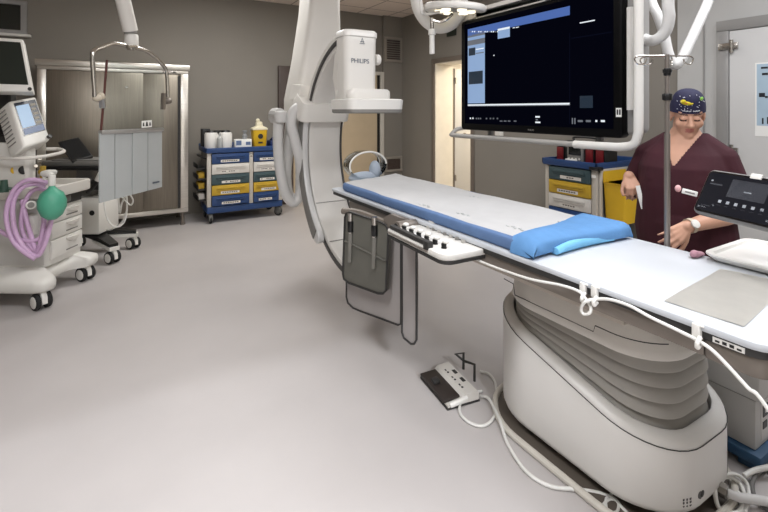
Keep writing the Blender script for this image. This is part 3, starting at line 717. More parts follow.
# tube housing under the table
mb = MB(); mb.cyl((1.52, 2.86, .50), (1.86, 2.86, .50), .12, bev=.03); mb.box((1.54, 2.76, .52), (1.82, 2.98, .68), .03); mb.box((1.54, 2.80, .30), (1.8, 2.94, .42), .02); part('tube_housing', mb, carmw, A, ang=50)
# corrugated hoses behind the arc
P = [at(x, y, Y=3.86) for x, y in ((281, 116), (279.5, 132), (280, 155), (283, 178), (288, 196), (295, 203), (301, 197), (302, 182), (298, 160), (293, 140), (289.5, 124), (291, 113), (297, 107), (306, 104))]
for i, q in enumerate(P): q.y += (-.05 if i > 7 else .04)
mb = MB(); mb.tube(P, .046, seg=12, res=8); part('cable_hose', mb, hosew, A, ang=60)
mb = MB(); p = at(281, 116, Y=3.86); mb.cyl(p - Vector((0, 0, .06)), p + Vector((0, 0, .045)), .060, .055, seg=18, bev=.02); mb.tube([p + Vector((0, .03, .02)), p + Vector((.0, .2, .02)), p + Vector((.03, .3, -.03))], .05); part('hose_elbow', mb, hosew, A)
mb = MB(); P = [at(x, y, Y=4.0) for x, y in ((291, 120), (288, 150), (286, 180), (290, 200), (296, 196))]; mb.tube(P, .05, seg=10); part('cable_hose', mb, hosew, A, ang=60)

# ------------------------------------------------------------------ big ceiling mounted display
B = thing('ceiling_display', 'huge black screen in a white bumper frame hung over the table', 'monitor', (2.42, 2.1, 1.28))
XM = 2.35
yl, yr = 2.765, 1.435
zb, ztp = 1.345, 2.20
blk_ = mat('black bezel', (5, 5, 6), .4, var=0, spec=.12)
mb = MB(); Ms = frame3((XM, 0, 0), (0, -1, 0), (0, 0, 1))    # local x = -Y, y = Z, normal = -X
Ms = Matrix(((0, 0, -1, XM), (-1, 0, 0, 0), (0, 1, 0, 0), (0, 0, 0, 1)))
mb.prism(rrect(-yl, zb, -yr, ztp, .03, 5), -.075, 0, M=Ms, bev=.012, seg=3); part('screen_bezel', mb, blk_, B)
mb = MB(); mb.prism(rrect(-yl - .012, zb + .02, -yr + .075, ztp + .055, .04, 5), -.14, -.05, M=Ms, bev=.02, seg=3); part('back_shell', mb, mat('grey shell', (150, 148, 145), .45), B)
mb = MB(); mb.prism(rrect(-2.62, ztp - .01, -1.96, ztp + .085, .02, 4), -.13, -.02, M=Ms, bev=.01); part('top_cover', mb, offwhite, B)
mb = MB(); mb.prism(rrect(-yl - .014, ztp + .006, -yr + .02, ztp + .058, .02, 4), -.06, -.02, M=Ms, bev=.006); part('top_trim', mb, offwhite, B)
# picture on the screen
s0 = mat('screen black', (3, 3, 9), .6, var=0, spec=0, emit=((6, 7, 18), .7)); s1 = mat('screen header blue', (60, 92, 160), .4, var=0, emit=((72, 104, 172), .9))
s2 = mat('screen pale blue', (150, 178, 214), .4, var=0, emit=((138, 166, 205), .9)); s3 = mat('screen white', (230, 235, 240), .4, var=0, emit=((225, 232, 238), 1.0))
s4 = mat('screen dark teal', (28, 40, 52), .4, var=0, emit=((24, 40, 56), .9)); s5 = mat('screen grey', (120, 124, 132), .4, var=0, emit=((110, 114, 122), .8)); s6 = mat('screen navy', (16, 18, 36), .6, var=0, spec=0, emit=((14, 17, 32), .6))
mb = MB(); XS = XM - .0015
mb.mi(0).box((XS, yr + .05, zb + .05), (XM, yl - .05, ztp - .03))
def ui(x0, y0, x1, y1, m, k=1):
    a = at(x0, y0, X=XM); b = at(x0, y1, X=XM); c = at(x1, y0, X=XM)
    mb.mi(m).box((XS - .0006 * k, c.y, b.z), (XS, a.y, a.z))
ui(468, 29.4, 570, 36.4, 1); ui(468, 35.2, 485, 38, 5); ui(468, 38, 485, 103.5, 2, 1); ui(468, 41, 485, 46, 5, 2); ui(469, 48.5, 475.5, 56, 4, 2); ui(469, 72, 483, 84.5, 4, 2)
ui(476, 49, 484, 50, 3, 2); ui(476, 53, 484, 54, 5, 2); ui(498, 30, 510, 39, 2, 2); ui(498, 29, 510, 31, 3, 3); ui(468, 104.4, 570, 105.8, 3); ui(468, 105.9, 570, 106.5, 5)
ui(513, 27.6, 515, 28.4, 3, 2); ui(516, 27.2, 519, 28, 3, 2); ui(569.5, 33, 570.2, 124, 6); ui(571, 38, 612, 39, 6); ui(580, 96, 593, 108, 4)
ui(493.6, 55, 494.6, 56, 3); ui(580, 22.5, 595, 23.6, 3)
for i, xx in enumerate((470, 472.5)): ui(xx, 117.5, xx + 1.2, 119, 3)
for xx in (476, 478, 480, 486, 490, 493, 497): ui(xx, 117.8, xx + 1.3, 119.2, 5)
for xx in (500, 504, 508, 514): ui(xx, 120.5, xx + 2.6, 121.6, 5)
ui(535.5, 116, 540, 117.6, 3); ui(536, 119, 538, 120.4, 5); ui(535.5, 121.5, 540.5, 123, 3)
for xx in (572, 574.5): ui(xx, 118, xx + 1.2, 124, 5)
for xx, w in ((578, 5), (586, 5), (595.5, 2), (601, 4)): ui(xx, 120, xx + w, 122, 3 if w != 5 else 5)
for i in range(14): ui(470 + i * 2.1, 31.2, 471.2 + i * 2.1, 32.4, 3 if i % 3 else 5, 2)
part('screen', mb, [s0, s1, s2, s3, s4, s5, s6], B)
mb = MB(); a, b = at(616, 108, X=XM - .002), at(621.5, 117, X=XM - .002); mb.box((XM - .003, b.y, b.z), (XM, a.y, a.z)); mb.mi(1)
for i in range(2): mb.box((XM - .0035, b.y + .004 + i * .014, b.z + .012), (XM - .003, b.y + .013 + i * .014, a.z - .008))
part('bezel_sticker', mb, [paper, black], B)
M = Ms.copy(); mb = MB(); mb.text('PHILIPS', .016, Matrix.Translation((XM - .0005, 2.06, zb + .022)) @ Ms.to_3x3().to_4x4(), .0006); part('bezel_mark', mb, greyp, B)
# bumper frame
xb = XM - .04
zf = at(560, 143.2, X=xb).z
P = [Vector((XM + .05, yl + .01, zf + .06)), Vector((XM, yl + .05, zf + .045)), Vector((xb, yl + .06, zf + .01)), Vector((xb, yl + .02, zf)), Vector((xb, 2.3, zf)), Vector((xb, 1.62, zf))]
mb = MB(); mb.tube(P, .017, seg=12); part('bumper_bar', mb, mat('pale grey tube', (178, 176, 172), .35, .2), B, ang=60)
yv_ = at(638.5, 100, X=xb).y
P = [Vector((xb, 1.70, zf)), Vector((xb, 1.5, zf + .002)), Vector((xb, yv_ + .10, zf + .004)), Vector((xb, yv_ + .03, zf + .02)), Vector((xb, yv_ + .004, zf + .07)), Vector((xb, yv_, zf + .16)), Vector((xb, yv_, 1.9)), Vector((xb, yv_, 2.35))]
mb = MB(); mb.tube(P, .023, seg=14); part('bumper_corner', mb, white, B, ang=60)
mb = MB(); p0 = at(632, 25, X=xb + .05); mb.tube([Vector((xb + .05, p0.y + .01, 1.50)), Vector((xb + .05, p0.y + .01, 1.9)), Vector((xb + .05, p0.y + .01, 2.05))], .017, seg=10); part('grip_bar', mb, white, B, ang=60)
mb = MB(); mb.box((xb - .02, yv_ - .02, 2.34), (XM + .12, yv_ + .03, 2.39), .01); part('frame_bracket', mb, greyp, B)
for yy in (1.6, 2.5):
    mb = MB(); mb.box((xb + .005, yy, zf - .008), (XM + .1, yy + .04, zf + .008), .003); mb.box((XM + .07, yy + .002, zf + .004), (XM + .1, yy + .038, zb + .06), .003); part('frame_bracket', mb, greyp, B)
mb = MB(); mb.cyl((XM + .18, 2.1, 1.95), (XM + .18, 2.1, 3.1), .05); mb.box((XM + .13, 1.9, 1.7), (XM + .23, 2.3, 2.0), .01); mb.box((XM - .1, 1.8, 3.1), (XM + .5, 2.4, 3.195), .01); part('suspension_arm', mb, carmw, B)
# hoses from the display
def hose(pts, dd, r):
    P = [at(x, y, d=q) for (x, y), q in zip(pts, dd)]
    mb = MB(); mb.tube(P, r, seg=14, res=8); part('cable_hose', mb, hosew, B, ang=60)
hose([(670, -60), (668, 0), (669, 18), (665, 32), (655, 40), (645, 39), (632, 30), (618, 10)], [2.3, 2.3, 2.3, 2.32, 2.36, 2.42, 2.52, 2.6], .028)
hose([(640, -60), (650, -4), (658, 16), (664, 34), (668, 52), (674, 65), (681, 60), (690, 42), (701, 18), (709, -2), (722, -55)], [2.72, 2.68, 2.62, 2.60, 2.58, 2.56, 2.56, 2.6, 2.66, 2.72, 2.8], .027)

# ------------------------------------------------------------------ round examination lamp
lp = thing('examination_lamp', 'round white ceiling lamp with a sterile handle above the table', 'lamp', (2.15, 2.75, 2.0))
c = at(455, 8, d=3.4)
tilt = Matrix.Rotation(D(3), 4, Vector((SN, CS, 0))) @ Matrix.Rotation(D(5.5), 4, Vector((CS, -SN, 0)))
Ml = Matrix.Translation(c) @ tilt
R = .235
mb = MB(); mb.lathe([(R * .60, -.012), (R * .86, -.028), (R * .97, -.026), (R, -.016), (R, .012), (R * .95, .022), (R * .6, .028), (R * .3, .03), (0, .03)], M=Ml, seg=36); part('lamp_head', mb, carmw, lp, ang=50)
mb = MB(); mb.lathe([(R * .60, -.012), (R * .4, -.02), (0, -.022)], M=Ml, seg=36); part('lamp_inner', mb, greyp, lp)
lampe = mat('lit lamp lens', (255, 246, 226), .4, var=0, emit=((255, 242, 214), 1.6))
for k in range(6):
    mb = MB(); a = k * PI / 3 + .3; q = Ml @ Vector((R * .5 * math.cos(a), R * .5 * math.sin(a), -.022)); mb.cyl(q - Vector((0, 0, .012)), q, .036, seg=16)
    part('lamp_lens', mb, lampe, lp)
h = at(432, 32, d=3.4); hu = at(432, 18, d=3.4)
mb = MB(); mb.cyl(at(432, 54, d=3.4), at(432, 33, d=3.4), .020, .019, seg=16, bev=.004); mb.cyl(at(432, 35, d=3.4), at(432, 29, d=3.4), .03, .026, seg=18, bev=.006); part('sterile_handle', mb, white, lp)
mb = MB(); mb.cyl(h, hu, .014, seg=12); mb.tube([at(433, 20, d=3.4), at(440, 22, d=3.38), at(447, 19, d=3.36), at(452, 14, d=3.38)], .012); part('handle_stem', mb, steel, lp)
mb = MB(); P = [at(x, y, d=q) for x, y, q in ((424, -70, 3.45), (416, -20, 3.5), (417, 4, 3.55), (423, 18, 3.6), (432, 26, 3.62), (442, 28, 3.62), (452, 24, 3.6), (460, 14, 3.55), (464, 2, 3.5))]
mb.tube(P, .046, seg=14, res=8); part('yoke_arm', mb, carmw, lp, ang=60)
mb = MB(); a = at(464, 2, d=3.5); b = at(424, -70, d=3.45)
mb.tube([c + Vector((0, 0, .03)), c + Vector((0.02, 0, .07)), a], .035, seg=12); mb.cyl(b, (b.x, b.y, 3.14), .045); mb.cyl((b.x, b.y, 3.12), (b.x, b.y, 3.198), .14, bev=.01); part('ceiling_mount', mb, carmw, lp)
mb = MB(); mb.tube([at(421, -20, d=3.3), at(421, 10, d=3.32), at(426, 14, d=3.36), at(440, 12, d=3.36)], .011); part('side_bracket', mb, carmw, lp)

# ------------------------------------------------------------------ ceiling suspended lead glass shield with strip curtain
sh = thing('overhead_radiation_shield', 'hanging clear shield with a grey strip curtain before the steel cabinet', 'radiation shield', (-1.2, 3.4, .8))
LD, RD = 3.40, 4.08
def sp(x, y, off=0):
    dd = dline(x, 100, LD, 162, RD); return at(x, y, d=dd + off)
glass = [sp(107, 60), sp(101, 131), sp(163, 129), sp(163, 72)]
mb = MB(); n = (glass[1] - glass[0]).cross(glass[2] - glass[0]).normalized()
mb.loft([glass, [p + n * .008 for p in glass]]); part('lead_glass', mb, clear, sh)
mb = MB(); mb.tube([glass[0], glass[0].lerp(glass[1], .5), glass[1]], .009, seg=6); part('glass_edge', mb, mat('dark red trim', (84, 42, 36), .5), sh)
mb = MB(); mb.tube([sp(100, 132.5), sp(162.5, 129.5)], .018, seg=8, smooth=False); part('curtain_bar', mb, silver, sh)
curm = mat('grey blue lead strips', (176, 180, 180), .6, var=.03)
for i, (xa, xb2) in enumerate(((100, 114.4), (115.4, 131.9), (132.9, 147.4), (148.4, 162))):
    dl = lambda x: 203 + (187 - 203) * (x - 100) / 62
    tp = lambda x: 133 + (130 - 133) * (x - 100) / 62
    o = (-.006, .004, -.004, .004)[i]
    P = [sp(xa, tp(xa), o), sp(xb2, tp(xb2), o), sp(xb2, dl(xb2), o), sp(xa, dl(xa), o)]
    nn = (P[1] - P[0]).cross(P[2] - P[0]).normalized()
    mb = MB(); mb.loft([P, [p + nn * .012 for p in P]]); st = part('curtain_strip', mb, curm, sh)
    if i == 3:
        mb = MB(); q = [sp(153, 184.2 - 2), sp(159.5, 182.8 - 2), sp(159.5, 184.4 - 2), sp(153, 185.8 - 2)]; q = [p - (p - Vector((0, 0, HC))).normalized() * .02 for p in q]; mb.loft([q, [p + nn * .003 for p in q]]); part('strip_print', mb, inkg, st)
mb = MB(); q = [sp(141.5, 121), sp(151.5, 120), sp(151.5, 127), sp(141.5, 128)]; q = [p - (p - Vector((0, 0, HC))).normalized() * .012 for p in q]; mb.loft([q, [p + n * .004 for p in q]])
mb.mi(1)
for (xx, yy, w, hh) in ((142.6, 122.6, 1.6, 3.6), (145.4, 121.6, 2.6, 4.6), (149.0, 122.2, 1.6, 3.4)):
    q = [sp(xx, yy + hh), sp(xx + w, yy + hh), sp(xx + w / 2 + .4, yy), sp(xx + w / 2 - .4, yy)]; q = [p - (p - Vector((0, 0, HC))).normalized() * .016 for p in q]; mb.loft([q, [p + n * .003 for p in q]])
part('warning_label', mb, [paper, black], sh)
mb = MB(); mb.tube([sp(x, y, -.02) for x, y in ((95, 97), (93.5, 75), (92.5, 56), (95, 50), (103, 47), (113, 43.5), (122, 44.5), (131, 47), (141, 49), (150, 53), (158, 60), (165, 68), (167, 76), (168, 97))], .017, seg=10); part('yoke', mb, steel, sh, ang=60)
mb = MB(); p = sp(97, 98, -.02); mb.ell(p, (.032, .032, .028)); mb.cyl(p, sp(103, 97), .018); mb.ell(sp(101, 96, -.03), (.025, .02, .028)); cl = part('yoke_clamp', mb, mat('beige clamp', (196, 186, 168), .45), sh)
mb = MB(); mb.tube([sp(102, 99, -.01), sp(103, 108, -.01)], .022, seg=8, smooth=False); part('clamp_plate', mb, silver, sh)
mb = MB(); p = sp(168, 101, -.02); mb.ell(p, (.036, .036, .03)); mb.cyl(p, sp(162, 101), .02); mb.loft([[p2 for p2 in (sp(161, 93), sp(163.4, 93), sp(162.6, 109.5), sp(160.4, 109.5))], [p2 + n * .03 for p2 in (sp(161, 93), sp(163.4, 93), sp(162.6, 109.5), sp(160.4, 109.5))]]); part('yoke_clamp', mb, taupe, sh)
mb = MB(); mb.cyl(sp(131.5, 47), sp(131.5, 34), .055, .05, seg=20, bev=.012); part('swivel_joint', mb, white, sh)
mb = MB(); mb.cyl(sp(131.5, 50), sp(131.5, 45), .036, seg=16, bev=.004); mb.tube([sp(127, 46, -.06), sp(136, 46, -.06)], .014); part('swivel_lock', mb, steel, sh)
pa1, pa2 = sp(130.5, 31), sp(122, -4); pa3 = sp(112, -45)
mb = MB(); mb.tube([pa1, pa2, pa3], .058, seg=4 * 3); part('spring_arm', mb, carmw, sh, ang=50)
mb = MB(); mb.cyl(sp(129.5, 27), sp(130.6, 33), .046, .05); part('arm_knuckle', mb, greyp, sh)
mb = MB(); mb.ell(pa3, (.08, .08, .08)); mb.cyl(pa3, (pa3.x, pa3.y, 3.15), .05); mb.cyl((pa3.x, pa3.y, 3.12), (pa3.x, pa3.y, 3.198), .12, bev=.01); part('ceiling_mount', mb, carmw, sh)
# ------------------------------------------------------------------ steel cabinet
cb = thing('steel_cabinet', 'tall stainless steel cabinet with two doors on short feet', 'cabinet', (0, 6.6, 0))
x0, x1, yf, yb_ = -.79, .79, 6.36, 6.95
mb = MB(); mb.box((x0 + .02, yf + .03, .20), (x1 - .02, yb_, 2.03), .004); part('cabinet_body', mb, brushed, cb)
bright = mat('bright brushed steel', (214, 210, 202), .28, 1.0, var=.05, scale=8, stretch=(.4, 10, 10))
mb = MB(); mb.box((x0 - .02, yf - .015, 2.01), (x1 + .02, yb_, 2.08), .006); part('cabinet_top', mb, bright, cb)
mb = MB(); mb.box((x0, yf, .226), (x0 + .085, yf + .05, 1.964), .003); mb.box((x1 - .09, yf, .226), (x1, yf + .05, 1.964), .003); mb.box((x0, yf, 1.965), (x1, yf + .05, 2.008), .003); mb.box((x0, yf, .17), (x1, yf + .05, .225), .003)
part('cabinet_frame', mb, bright, cb)
xm = .27
mb = MB(); mb.box((x0 + .09, yf + .006, .23), (xm, yf + .03, 1.96), .003); part('sliding_door', mb, brushed, cb)
mb = MB(); mb.box((xm - .015, yf + .014, .23), (x1 - .125, yf + .035, 1.96), .003); part('sliding_door', mb, brushed, cb)
mb = MB(); mb.box((x1 - .12, yf + .01, .225), (x1 - .095, yf + .02, 1.94)); mb.box((x0 + .085, yf + .01, .225), (x0 + .095, yf + .02, 1.94)); part('door_gap', mb, dark, cb)
mb = MB(); mb.cyl((.09, yf - .002, 1.78), (.09, yf + .01, 1.78), .014, seg=14); part('door_lock', mb, steel, cb)
mb = MB(); mb.box((x1 - .30, yf - .004, 1.970), (x1 - .14, yf + .002, 2.0), .001); mb.mi(1); mb.box((x1 - .28, yf - .005, 1.977), (x1 - .25, yf - .003, 1.993)); mb.box((x1 - .18, yf - .005, 1.977), (x1 - .15, yf - .003, 1.993)); part('maker_plate', mb, [steel, dark], cb)
for (a, b) in ((x0 + .05, yf + .05), (x1 - .06, yf + .05), (x0 + .05, yb_ - .06), (x1 - .06, yb_ - .06)):
    mb = MB(); mb.cyl((a, b, .0), (a, b, .175), .022, seg=14); mb.cyl((a, b, 0), (a, b, .018), .032, seg=14); part('foot', mb, taupe, cb)
# ------------------------------------------------------------------ drawer carts
labelm = mat('drawer label', (224, 220, 212), .7, var=.02)
textm = mat('label text', (110, 104, 100), .7, var=0)
postm = mat('grey white profile', (198, 192, 182), .45, .1)
casterg = mat('grey caster', (88, 88, 86), .5)
def caster(parent, x, y, r=.055, rz=0.0, forkm=None, tirem=None, hubm=None, twin=True):
    M = Matrix.Translation((x, y, 0)) @ Matrix.Rotation(rz, 4, 'Z')
    mb = MB(); mb.cyl(M @ Vector((0, 0, 2 * r - .002)), M @ Vector((0, 0, 2 * r + .035)), r * .32, seg=14)
    mb.prism([(-r * .2, r * .6), (r * 1.05, r * .75), (r * 1.0, r * 1.5), (r * .6, 2 * r + .012), (-r * .6, 2 * r + .012), (-r * .7, r * 1.4)], -r * .30 if twin else -r * .42, r * .30 if twin else r * .42, M=M @ Matrix(((1, 0, 0, -r * .1), (0, 0, -1, 0), (0, 1, 0, 0), (0, 0, 0, 1))), bev=.004)
    c = part('caster', mb, forkm or casterg, parent, world=False)
    for s in ((-1, 1) if twin else (0,)):
        mb = MB(); w = r * .26; yy = s * r * .60
        mb.cyl(M @ Vector((0, yy - w, r)), M @ Vector((0, yy + w, r)), r, seg=24, bev=r * .14)
        mb.mi(1)
        for q in ((-1,) if s < 0 else (1,) if s > 0 else (-1, 1)): mb.cyl(M @ Vector((0, yy + q * w * .8, r)), M @ Vector((0, yy + q * (w + .003), r)), r * .72, seg=22, bev=.003)
        part('wheel', mb, [tirem or rubber, hubm or casterg], c, world=False)
def make_cart(name, label, loc, rz, cols, rows, height=1.0, depth=.56, side_racks=True):
    """front faces local -y, x from 0"""
    t = thing(name, label, 'medical cart', loc, rz)
    wid = cols[-1][1] + .055
    mb = MB(); mb.box((0, 0, .135), (wid, depth, .225), .014); part('cart_base', mb, blue, t, False)
    mb = MB(); mb.box((.012, .03, .225), (wid - .012, depth - .02, height - .07)); part('cart_carcass', mb, mat('cart carcass', (150, 146, 140), .55), t, False)
    xs = [c[0] - .055 for c in cols] + [cols[-1][1]]
    for x in xs:
        mb = MB(); mb.box((x, 0, .225), (x + .052, .05, height - .07), .006); part('corner_post', mb, postm, t, False)
    mb = MB(); mb.box((-.02, -.03, height - .07), (wid + .02, depth + .02, height - .03), .016)
    for (a, b) in (((-.02, -.03), (wid + .02, -.008)), ((-.02, depth), (wid + .02, depth + .02)), ((-.02, -.03), (.0, depth + .02)), ((wid, -.03), (wid + .02, depth + .02))):
        mb.box((a[0], a[1], height - .05), (b[0], b[1], height + (.03 if a[1] > .1 else .0)), .006)
    part('top_tray', mb, blue, t, False)
    z1 = height - .075; n = len(rows); hh = (z1 - .23) / n
    for ci, (a, b) in enumerate(cols):
        for ri, mm in enumerate(rows):
            zt_, zb_ = z1 - hh * ri - .004, z1 - hh * (ri + 1) + .004
            mb = MB(); mb.box((a + .003, -.018, zb_), (b - .003, .04, zt_), .006); dr_ = part('drawer', mb, mm, t, False)
            w = b - a; zc = (zt_ + zb_) / 2 + hh * .10
            mb = MB(); mb.box((a + w * .12, -.032, zc), (b - w * .12, -.018, zc + .028), .007); mb.box((a + w * .12, -.030, zc - .014), (b - w * .12, -.0175, zc - .004), .002); part('drawer_handle', mb, mm, dr_, False)
            lw = min(.24, w * (.5 + .12 * random.random())); lx = (a + b) / 2 + random.uniform(-.02, .03)
            mb = MB(); mb.box((lx - lw / 2, -.0205, zb_ + .018), (lx + lw / 2, -.0175, zb_ + .05)); mb.mi(1)
            k = 7
            for q in range(k):
                if random.random() < .8: mb.box((lx - lw * .42 + lw * .84 * q / k, -.0212, zb_ + .028), (lx - lw * .42 + lw * .84 * (q + .75) / k, -.0203, zb_ + .041))
            part('drawer_label', mb, [labelm, textm], dr_, False)
    mb = MB(); mb.cyl((xs[1] + .026, -.008, height - .13), (xs[1] + .026, .004, height - .13), .011, seg=12); part('lock', mb, steel, t, False)
    for sx in (.05, wid - .05):
        for sy in (.05, depth - .06): caster(t, sx, sy, .058, -PI / 2 + .7 * (sx > .5), twin=False)
    return t, wid
c1, w1 = make_cart('drawer_cart', 'wide two-column drawer cart with blue base against the back wall', (1.0, 6.22, 0), 0, ((.055, .545), (.60, .955)), (blue, offwhite, greend, mustard, blue))
mb = MB()
for i, z in enumerate((.30, .44, .58, .72)): mb.box((-.10, .08, z), (0.0, .50, z + .016), .003); mb.box((-.10, .08, z), (-.09, .50, z + .06), .003)
part('side_rack', mb, dark, c1, False)
mb = MB(); mb.tube([(-.0, .06, .86), (-.05, .06, .88), (-.05, .46, .88), (-.0, .46, .86)], .012); part('push_handle', mb, dark, c1, False)
for i, (z, m_, lb) in enumerate(((.316, offwhite, 'white box on the lowest side rack of the wide drawer cart'), (.456, mustard, 'yellow box on the second side rack of the wide drawer cart'), (.596, mustard, 'yellow box on the third side rack of the wide drawer cart'))):
    mb = MB(); mb.box((.912, 6.34, z), (.988, 6.56, z + .075), .006); mb.box((.92, 6.36, z + .075), (.98, 6.54, z + .08)); solo('supply_box', mb, m_, lb, 'box', 'boxes on the cart side rack')
zt1 = .971
t = thing('hand_dispenser', 'white twin drum dispenser with dark tops on the wide drawer cart', 'dispenser', (1.18, 6.42, zt1))
mb = MB()
for x in (1.085, 1.27): mb.lathe([(.082, 0), (.088, .02), (.088, .20), (.075, .225)], (x, 6.42, zt1 + .0), seg=28)
mb.box((1.085, 6.38, zt1), (1.27, 6.50, zt1 + .19), .01); part('dispenser_body', mb, white, t)
mb = MB()
for x in (1.085, 1.27): mb.cyl((x, 6.42, zt1 + .222), (x, 6.42, zt1 + .25), .072, .055, seg=24)
mb.box((1.04, 6.46, zt1 + .20), (1.32, 6.52, zt1 + .25), .01); part('dispenser_lid', mb, black, t)
mb = MB(); mb.lathe([(.035, 0), (.038, .02), (.038, .15), (.015, .18), (.015, .22)], (1.175, 6.30, zt1), seg=20); solo('spray_bottle', mb, mat('grey clear bottle', (176, 178, 176), .3), 'small grey bottle before the white twin dispenser on the wide cart', 'bottle')
mb = MB(); mb.box((.99, 6.58, zt1), (1.10, 6.70, zt1 + .27), .01); mb.box((1.0, 6.575, zt1 + .14), (1.09, 6.585, zt1 + .25), .004); solo('radio', mb, black, 'black box at the back left corner of the wide drawer cart', 'box')
t = thing('glove_box', 'small white carton with blue print on the wide drawer cart', 'box', (1.50, 6.36, zt1))
mb = MB(); mb.box((1.38, 6.31, zt1), (1.60, 6.42, zt1 + .125), .003); mb.mi(1).box((1.39, 6.3085, zt1 + .045), (1.46, 6.31, zt1 + .11)); mb.box((1.52, 6.3085, zt1 + .045), (1.585, 6.31, zt1 + .09)); part('carton', mb, [paper, mat('grey blue print', (96, 116, 150), .6)], t)
mb = MB(); mb.lathe([(.03, 0), (.035, .05), (.02, .07), (.02, .09), (.03, .10), (.03, .12)], (1.52, 6.37, zt1 + .126), seg=16); solo('small_flask', mb, mat('grey flask', (140, 142, 144), .35), 'little grey flask standing on the white carton', 'flask')
t = thing('sharps_container', 'yellow sharps container with a white lid on the wide drawer cart', 'sharps container', (1.72, 6.36, zt1))
mb = MB(); mb.loft([[(x, y, z) for x, y in rrect(1.72 - a, 6.38 - a * .8, 1.72 + a, 6.38 + a * .8, .025, 5)] for z, a in ((zt1, .082), (zt1 + .01, .088), (zt1 + .24, .10), (zt1 + .25, .102))]); mb.mi(1).cyl((1.72, 6.305, zt1 + .16), (1.72, 6.296, zt1 + .16), .035, seg=18); mb.box((1.69, 6.302, zt1 + .06), (1.75, 6.312, zt1 + .085)); part('container_body', mb, [yellow, dark], t)
mb = MB(); mb.loft([[(x, y, z) for x, y in rrect(1.72 - a, 6.38 - a * .8, 1.72 + a, 6.38 + a * .8, .025, 5)] for z, a in ((zt1 + .25, .108), (zt1 + .27, .108), (zt1 + .28, .095), (zt1 + .305, .05), (zt1 + .36, .042), (zt1 + .365, .03))]); mb.ell((1.70, 6.37, zt1 + .38), (.028, .028, .03)); part('container_lid', mb, mat('yellowish white lid', (226, 218, 190), .5), t)
mb = MB(); mb.box((1.87, 6.32, zt1), (1.97, 6.52, zt1 + .09), .012); mb.tube([(1.90, 6.33, zt1 + .09), (1.92, 6.4, zt1 + .125), (1.92, 6.5, zt1 + .09)], .012); solo('blue_bin', mb, mat('deep blue plastic', (24, 44, 92), .45), 'small dark blue bin at the right end of the wide cart', 'bin')

# cart by the right wall (its front faces the table)
c2, w2 = make_cart('drawer_cart', 'narrow single-column drawer cart behind the table beside the person', (3.88, 3.21, 0), -PI / 2, ((.055, .535),), (greend, mustard, offwhite, blue, blue), depth=.54)
F2 = FR[c2.name]
mb = MB(); mb.box((w2 - .0, .03, .20), (w2 + .02, .07, .93), .004); mb.box((w2, .45, .20), (w2 + .02, .50, .93), .004); mb.box((w2, .03, .90), (w2 + .022, .5, .94), .004); part('side_frame', mb, postm, c2, False)
mb = MB(); mb.box((w2 - .06, -.035, .93), (w2 + .05, .04, .965), .01); part('push_handle', mb, black, c2, False)
mb = MB(); mb.box((w2 - .035, -.025, .86), (w2 + .005, -.018, .885)); part('cart_tag', mb, paper, c2, False)
# yellow waste bin hooked on the side of that cart
wb = thing('waste_bin', 'open yellow plastic bin hooked on the side of the narrow drawer cart', 'bin', F2 @ Vector((w2 + .14, .25, .45)), -PI / 2)
# local: x away from cart side
mb = MB()
def br(z, ax, ay): return [(x, y, z) for x, y in rrect(-.115 - 0 * ax, -ay, -.115 + ax, ay, .02, 4)]
mb.loft([br(.0, .19, .155), br(.36, .225, .19), br(.372, .24, .205), br(.372, .225, .19), br(.02, .185, .15)]); part('bin_body', mb, yellow, wb, False)
mb = MB(); mb.loft([[(-.10, -.19, .372), (-.10, .19, .372), (-.112, .19, .372), (-.112, -.19, .372)], [(-.118, -.18, .47), (-.118, .18, .47), (-.128, .18, .47), (-.128, -.18, .47)]]); mb.box((-.135, -.15, .35), (-.10, -.12, .40), .004); mb.box((-.135, .12, .35), (-.10, .15, .40), .004); part('bin_lid', mb, yellow, wb, False)
# equipment in the blue tray
red = mat('red plastic', (112, 14, 22), .45)
zt2 = .971
df = thing('defibrillator', 'black defibrillator with red side panels on the narrow drawer cart', 'defibrillator', F2 @ Vector((.30, .22, zt2)), -PI / 2)
mb = MB(); mb.box((-.20, -.10, 0), (.18, .14, .20), .02); mb.tube([(-.12, .02, .20), (-.12, .02, .245), (.12, .02, .245), (.12, .02, .20)], .012); part('unit_body', mb, dark, df, False)
mb = MB(); mb.box((-.105, -.125, .0), (.075, -.095, .195), .008); part('front_panel', mb, greyp, df, False)
mb = MB(); mb.box((-.085, -.13, .075), (.055, -.124, .18), .003); part('display', mb, mat('dark display', (22, 26, 26), .15, var=0), df, False)
mb = MB()
for i in range(4): mb.cyl((-.08 + i * .04, -.126, .035), (-.08 + i * .04, -.134, .035), .010, seg=12)
part('button_row', mb, offwhite, df, False)
for xx in (-.245, .095, .205):
    mb = MB(); mb.box((xx, -.115, 0), (xx + .085, .10, .145), .012); pd = part('paddle_pocket', mb, red, df, False, label='red side pocket')
    mb = MB(); mb.box((xx - .004, -.12, .146), (xx + .089, .10, .205), .012); mb.box((xx + .086, -.112, .01), (xx + .098, .09, .146), .003); part('pocket_cap', mb, black, pd, False)
mb = MB(); mb.box((-.10, -.165, .0), (.02, -.13, .032), .003); part('paper_slip', mb, paper, df, False)
mb = MB(); p = F2 @ Vector((.44, .30, zt2)); mb.box((p.x - .1, p.y - .07, zt2), (p.x + .12, p.y + .05, zt2 + .13), .015); mb.box((p.x - .11, p.y - .06, zt2 + .13), (p.x + .1, p.y + .04, zt2 + .15), .006); solo('suction_unit', mb, dark, 'dark box behind the red panels on the narrow drawer cart', 'box')

